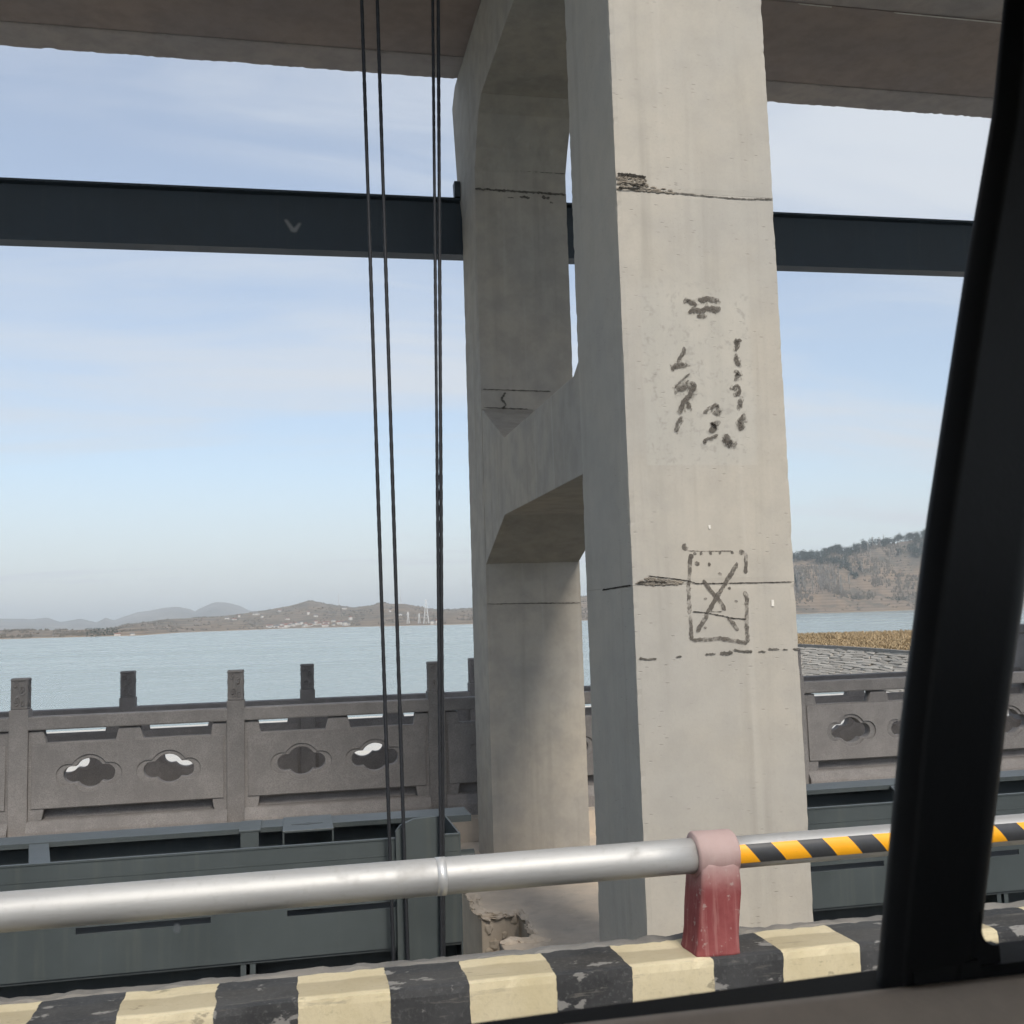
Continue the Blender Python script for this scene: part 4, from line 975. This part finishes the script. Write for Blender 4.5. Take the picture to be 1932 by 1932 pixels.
def bare_mesh(seed, h=15):
    rg = random.Random(seed); b = bmesh.new()
    for k in range(46):
        z0 = h*rg.uniform(0.15, 0.85); a = rg.uniform(0, 6.28); L_ = h*rg.uniform(0.16, 0.34)*(1.15-z0/h*0.6); sp = rg.uniform(0.22, 0.5)
        p0 = Vector((0, 0, z0)); p1 = p0+Vector((math.cos(a)*L_*sp, math.sin(a)*L_*sp, L_)); w = rg.uniform(0.09, 0.2)
        sd_ = Vector((-math.sin(a), math.cos(a), 0))*w
        b.faces.new([b.verts.new(p0-sd_), b.verts.new(p0+sd_), b.verts.new(p1+sd_*0.35), b.verts.new(p1-sd_*0.35)])
        for q in range(3):
            s0 = p0.lerp(p1, rg.uniform(0.3, 0.9)); s1 = s0+Vector((rg.uniform(-1, 1), rg.uniform(-1, 1), rg.uniform(0.5, 1.6)))*h*0.055; w2 = Vector((0.08, 0.05, 0))
            b.faces.new([b.verts.new(s0-w2), b.verts.new(s0+w2), b.verts.new(s1)])
    return to_mesh(b, 'crown')
crowns = [crown_mesh(s) for s in range(5)]; bares = [bare_mesh(s) for s in range(5)]
trunk_e = to_mesh(tube((0, 0, -0.8), (0, 0, 4.5), 0.28, 0.1, n=6), 'trunk'); trunk_b = to_mesh(tube((0, 0, -0.8), (0, 0, 13.5), 0.26, 0.05, n=6), 'trunk')
def tree(name, az, d, meshes, tr, mat, label, group, s, rg):
    p = land_at(az, d); t = thing(name, p, label, 'tree', group); t.scale = (s, s, s*rg.uniform(0.9, 1.15)); t.rotation_euler.z = rg.uniform(0, 6.28)
    for n_, me, mm in (('crown', rg.choice(meshes), mat), ('trunk', tr, M['bark'])):
        if not me.materials: me.materials.append(mm)
        o = bpy.data.objects.new(n_, me); col.objects.link(o); o.parent = t
rg = random.Random(99)
def near_crest(az): return interp(CDIST, az)
n_e = 0
while n_e < 290:
    az = rg.uniform(25.2, 35.5); c, s = near_crest(az), shore_at(az)
    t = 1-abs(rg.gauss(0, 0.26))
    if t < 0.42 or t > 1.02: continue
    if t < 0.9 and noise.noise(Vector((az*0.8+t*4, t*2.5, 2.0))) < 0.02: continue
    tree('evergreen_tree', az, s+(c-s)*t, crowns, trunk_e, M['pine'], 'dark evergreen tree of the wood on the hill across the inlet', 'evergreen wood on the hill', rg.uniform(1.0, 1.7), rg); n_e += 1
for k in range(85):
    az = rg.uniform(25.6, 29.2) if k < 62 else rg.uniform(28, 35); c, s = near_crest(az), shore_at(az)
    t = rg.uniform(0.22, 0.55) if k < 62 else rg.uniform(0.45, 1.0)
    tree('bare_tree', az, s+(c-s)*t, bares, trunk_b, M['bare'], 'leafless grey tree standing on the slope below the evergreen wood', 'leafless trees on the hill', rg.uniform(0.85, 1.35), rg)
# brush and hedges as one mass
b = bmesh.new()
def tuft(p, r, h, n, rgx):
    for q in range(n):
        a = rgx.uniform(0, 6.28); o_ = Vector((math.cos(a)*r*rgx.random(), math.sin(a)*r*rgx.random(), 0)); s = rgx.uniform(0.3, 0.6)*r
        v0 = p+o_; b.faces.new([b.verts.new(v0+Vector((-s, 0, -0.2))), b.verts.new(v0+Vector((s, rgx.uniform(-s, s), -0.2))), b.verts.new(v0+Vector((rgx.uniform(-s, s), 0, h*rgx.uniform(0.5, 1))))])
for k in range(5200):
    az = rg.uniform(-15, 36); c, s = near_crest(az), shore_at(az); t = rg.random()**0.9
    if noise.noise(Vector((az*0.8, t*5, 7))) < -0.02: continue
    tuft(land_at(az, s+(c-s)*(0.03+0.97*t)), rg.uniform(1.2, 3.2), rg.uniform(1.2, 3.2), 3, rg)
for k in range(2600):
    az = rg.uniform(25, 36); c, s = near_crest(az), shore_at(az); t = rg.uniform(0.18, 0.99)
    if noise.noise(Vector((az*0.7, t*4, 17))) < -0.12: continue
    tuft(land_at(az, s+(c-s)*t), rg.uniform(0.8, 2.2), rg.uniform(3, 8), 4, rg)
tag(obj('hillside_scrub', b, leaf_mat('winter_scrub', (0.075, 0.07, 0.058), (0.13, 0.11, 0.088))), 'brown grey leafless scrub scattered over the far hills', 'scrub', kind='stuff')
def hedge(az, d, L, h, label):
    p = land_at(az, d); bb = bmesh.new(); rgx = random.Random(int(az*10))
    for k in range(260):
        q = p+Vector((rgx.uniform(-L/2, L/2), rgx.uniform(-1.5, 1.5), rgx.uniform(0, h))); s = rgx.uniform(0.4, 0.9)
        a = Vector((rgx.uniform(-1, 1), rgx.uniform(-1, 1), rgx.uniform(-1, 1))).normalized()*s; c = Vector((rgx.uniform(-1, 1), rgx.uniform(-1, 1), rgx.uniform(-1, 1))).normalized()*s
        bb.faces.new([bb.verts.new(q-a), bb.verts.new(q+c), bb.verts.new(q+a), bb.verts.new(q-c)])
    tag(obj('hedge', bb, M['pine']), label, 'hedge', 'dark hedges by the water')
hedge(29.3, shore_at(29.3)+75, 46, 4.5, 'long dark hedge just above the water below the wooded hill')
hedge(31.4, shore_at(31.4)+70, 30, 4.5, 'shorter dark hedge above the water, next to the window pillar')
hedge(-9.3, shore_at(-9.3)+10, 26, 7, 'dark clump of bushes at the tip of the low brown spit')
hedge(3.4, shore_at(3.4)+330, 50, 11, 'dark belt of trees on the hillside above the far village')

# ------------------------------------------------------------------ village, pylons and masts on the far shore
M['wall_w'] = plain('white_render', (0.55, 0.53, 0.50), 0.9, 0, 0.05, 0.5); M['roof_r'] = plain('red_tile', (0.20, 0.10, 0.075), 0.9, 0, 0.1, 0.5); M['roof_g'] = plain('grey_tile', (0.13, 0.13, 0.135), 0.9, 0, 0.1, 0.5)
def house_meshes(w, d, h, rh):
    return to_mesh(bx(-w/2, w/2, -d/2, d/2, -1.5, h), 'wall'), to_mesh(prism([(-d/2-0.5, h+0.02), (d/2+0.5, h+0.02), (0, h+rh)], 'X', -w/2-0.4, w/2+0.4), 'roof'), to_mesh(bx(-0.6, 0.6, -d/2-0.03, -d/2-0.005, 0.9, 2.4), 'window')
HM = [house_meshes(9, 6, 3.6, 2.2), house_meshes(13, 7, 4.0, 2.4), house_meshes(7, 6, 6.2, 2.0)]
M['dark_glass'] = plain('dark_glass', (0.03, 0.035, 0.04), 0.2)
for w_, r_, g_ in HM: w_.materials.append(M['wall_w']); g_.materials.append(M['dark_glass'])
roofs = []
for w_, r_, g_ in HM:
    for mm in ('roof_r', 'roof_g'):
        q = r_.copy(); q.materials.append(M[mm]); roofs.append(q)
spots = []
for k in range(44): spots.append((rg.gauss(0.6, 1.3), rg.uniform(18, 120)))
for k in range(16): spots.append((rg.uniform(-4, 6), rg.uniform(150, 620)))
spots += [(-8.6, 16), (-7.9, 14), (7.35, 22), (7.6, 26)]
for az, off in spots:
    p = land_at(az, shore_at(az)+off); i = rg.randrange(3)
    near_spit = az < -7.5
    h = thing('house', p, 'small white house with pitched roof on the far lake shore', 'house', 'houses of the far village'); h.rotation_euler.z = rg.uniform(-0.6, 0.6)
    sc_ = rg.uniform(0.45, 0.75)*(0.55 if near_spit else 1); h.scale = (sc_, sc_, sc_)
    for n_, me, x in (('wall', HM[i][0], 0), ('roof', roofs[i*2+rg.randrange(2)], 0), ('window', HM[i][2], -2.2), ('window', HM[i][2], 2.2)):
        o = bpy.data.objects.new(n_, me); col.objects.link(o); o.parent = h; o.location.x = x
M['lattice'] = plain('galvanised_lattice', (0.62, 0.63, 0.64), 0.6, 0.0, 0.05, 1)
def pylon(az, d, H, label, mast=False):
    p = land_at(az, d); t = thing('radio_mast' if mast else 'lattice_tower', p, label, 'mast' if mast else 'pylon', 'towers on the far hills')
    b = bmesh.new(); wb, wt_ = (0.7, 0.35) if mast else (H*0.11, H*0.012); r = 0.22 if mast else 0.26; n = 7
    def cr_(z): k = wb+(wt_-wb)*z/H; return [p+Vector((sx*k, sy*k, z)) for sx, sy in ((-1, -1), (1, -1), (1, 1), (-1, 1))]
    for j in range(n):
        a, c = cr_(H*j/n-(2 if j == 0 else 0)), cr_(H*(j+1)/n)
        for i in range(4):
            tube(a[i], c[i], r, n=4, bm=b); tube(a[i], c[(i+1) % 4], r*0.6, n=4, bm=b)
    obj('mast', b, M['lattice'], t)
    if not mast:
        for zz, w in ((0.72, 0.17), (0.84, 0.13), (0.95, 0.1)):
            bb = bmesh.new()
            for s in (-1, 1): tube(p+Vector((0, 0, H*zz+0.6)), p+Vector((s*H*w, 0, H*zz)), 0.3, 0.15, n=4, bm=bb)
            obj('crossarm', bb, M['lattice'], t)
pylon(7.02, shore_at(7.02)+55, 27, 'tallest pale lattice pylon on the far shore beside the wire rope')
pylon(6.06, shore_at(6.06)+70, 14, 'short pale lattice pylon left of the tallest one on the far shore')
pylon(6.65, shore_at(6.65)+60, 11, 'lowest pale lattice pylon next to the tallest one')
pylon(2.43, interp(CDIST, 2.43)*0.97, 26, 'thin radio mast on the ridge of the far hill before the ropes', True)
pylon(5.69, interp(CDIST, 5.69)*0.97, 30, 'thin radio mast on the ridge between the wire ropes', True)

# ------------------------------------------------------------------ the vehicle the picture is taken from
van = thing('van_cabin', (0.2, -0.1, -1.2), 'dark cabin side of the vehicle with black window pillar and taupe door panel', 'vehicle')
LE = [(-0.30, 0.399), (-0.264, 0.404), (-0.08, 0.437), (0.057, 0.467), (0.255, 0.516), (0.389, 0.552), (0.487, 0.571), (0.62, 0.597)]
RE = [(-0.30, 0.470), (-0.264, 0.484), (-0.08, 0.525), (0.057, 0.560), (0.255, 0.608), (0.389, 0.640), (0.487, 0.662), (0.62, 0.692)]
b = bmesh.new(); prev = None; NP = 40
for k in range(NP+1):
    z = -0.30+0.92*k/NP; l, r_ = interp(LE, z), interp(RE, z)
    sec = [(l, 0.765), (l-0.0005, 0.738), (l+0.004, 0.730), (l+0.018, 0.7235), (l+0.0215, 0.7205), (l+0.025, 0.7235), (r_-0.012, 0.7225), (r_-0.003, 0.727), (r_, 0.735), (r_, 0.765)]
    row = [b.verts.new((x*y/0.72, y, z*y/0.72)) for x, y in sec]
    if prev:
        for j in range(len(sec)): b.faces.new((prev[j], prev[(j+1) % len(sec)], row[(j+1) % len(sec)], row[j]))
    else: b.faces.new(row)
    prev = row
b.faces.new(prev)
obj('window_pillar', b, M['black_trim'], van, smooth=True)
# rounded lower corner of the next window
cz, cx_ = -0.2615, 0.5165
corner = [(0.485, -0.268), (0.508, -0.268), (0.508, -0.2500)]
corner += [(0.505-0.0105*math.sin(R(a)), -0.2390-0.0110*math.cos(R(a))) for a in range(0, 91, 10)]
corner += [(0.495, -0.225), (0.485, -0.225)]
obj('window_corner', prism(corner, 'Y', 0.7262, 0.736), M['black_trim'], van)
# weather strip below the panes
obj('window_seal', prism([(-1.45, -0.3165), (0.44, -0.2722), (0.44, -0.33), (-1.45, -0.33)], 'Y', 0.7225, 0.766), M['rubber'], van)
obj('window_seal', prism([(0.49, -0.2625), (1.75, -0.255), (1.75, -0.33), (0.49, -0.33)], 'Y', 0.7225, 0.766), M['rubber'], van)
obj('pillar_foot', prism([(0.43, -0.33), (0.51, -0.33), (0.488, -0.258), (0.435, -0.262)], 'Y', 0.7226, 0.7655), M['black_trim'], van)
# door panel bulging into the cabin
b = bmesh.new(); prev = None
sec = [(0.7215, -0.2705), (0.712, -0.2712), (0.695, -0.280), (0.676, -0.31), (0.662, -0.36), (0.652, -0.45), (0.652, -0.62), (0.63, -0.66), (0.63, -1.2), (0.76, -1.2), (0.76, -0.332), (0.7215, -0.332)]
for k in range(33):
    x = -1.45+3.2*k/32; row = [b.verts.new((x, y, z)) for y, z in sec]
    if prev:
        for j in range(len(sec)): b.faces.new((prev[j], prev[(j+1) % len(sec)], row[(j+1) % len(sec)], row[j]))
    else: b.faces.new(row)
    prev = row
b.faces.new(prev)
obj('door_panel', b, M['door_panel'], van, smooth=True)
obj('roof', bx(-1.5, 1.8, -1.05, 0.80, 0.62, 0.70), M['lining'], van)
obj('roof_rail', bx(-1.5, 1.8, 0.715, 0.80, 0.545, 0.619), M['black_trim'], van)
obj('floor', bx(-1.5, 1.8, -1.05, 0.80, -1.25, -1.201), M['rubber'], van)
obj('far_door_panel', bx(-1.5, 1.8, -1.05, -0.95, -1.2, -0.25), M['door_panel'], van)
for x in (-1.5, 0.42, 1.68): obj('far_pillar', bx(x, x+0.12, -1.05, -0.97, -0.249, 0.619), M['black_trim'], van)
obj('far_roof_rail', bx(-1.38, 1.68, -1.05, -0.97, 0.5, 0.619), M['black_trim'], van)
obj('bulkhead', bx(-1.56, -1.501, -1.05, 0.80, -1.2, 0.619), M['lining'], van)
obj('outer_skin', bx(-1.5, 1.8, 0.768, 0.80, -1.2, -0.335), M['body_paint'], van)
for y0, y1 in ((-0.85, -0.32), (0.1, 0.56)):
    s = obj('seat_back', bx(1.05, 1.2, y0, y1, -0.75, 0.02, bev=0.04), M['rubber'], van); obj('seat_cushion', bx(1.2, 1.68, y0, y1, -0.92, -0.76, bev=0.04), M['rubber'], van)
gm = bpy.data.materials.new('clear_glass'); gm.use_nodes = True; g_t = gm.node_tree
g_t.nodes.remove(g_t.nodes['Principled BSDF']); tr_ = g_t.nodes.new('ShaderNodeBsdfTransparent'); tr_.inputs[0].default_value = (1, 1, 1, 1); g_t.links.new(tr_.outputs[0], g_t.nodes['Material Output'].inputs['Surface'])
def pane(pts): 
    b = bmesh.new(); b.faces.new([b.verts.new((x, 0.7645, z)) for x, z in pts]); return b
pn1 = obj('window_pane', pane([(-1.45, -0.32), (0.44, -0.32), (0.62, 0.58), (-1.45, 0.58)]), gm, van)
obj('window_pane', pane([(0.50, -0.32), (1.70, -0.32), (1.70, 0.58), (0.69, 0.58)]), gm, van)

SPECKS = [(-0.077, -0.198, 0.0022, 0.003)]
dm = NT('dust_on_glass'); dm.set((0.75, 0.76, 0.78), 0.9); dm.b.inputs['Alpha'].default_value = 0.45
def speck(x, z, rx, rz, n=12):
    b = bmesh.new(); b.faces.new([b.verts.new((x+math.cos(6.283*i/n)*rx, 0.7642, z+math.sin(6.283*i/n)*rz)) for i in range(n)]); return b
b = bmesh.new()
b.faces.new([b.verts.new((x, 0.7642, z)) for x, z in ((-0.0028, 0.2925), (-0.0008, 0.2928), (0.0042, 0.2866), (0.0078, 0.2908), (0.0094, 0.2902), (0.0058, 0.2835), (0.0022, 0.2838))])
obj('dust_speck', b, dm.m, pn1)
for s_ in SPECKS: obj('dust_speck', speck(*s_), dm.m, pn1)

# ------------------------------------------------------------------ haze over the lake
hz = bpy.data.materials.new('haze'); hz.use_nodes = True; ht = hz.node_tree
ht.nodes.remove(ht.nodes['Principled BSDF'])
pv = ht.nodes.new('ShaderNodeVolumePrincipled'); pv.inputs['Color'].default_value = (0.87, 0.95, 1.0, 1); pv.inputs['Density'].default_value = 0.00019; pv.inputs['Anisotropy'].default_value = 0.0
ht.links.new(pv.outputs[0], ht.nodes['Material Output'].inputs['Volume'])
tag(obj('haze', bx(-16000, 16000, -400, 15000, -8.5, 172), hz), 'pale blue haze lying over the lake', 'haze', kind='stuff')
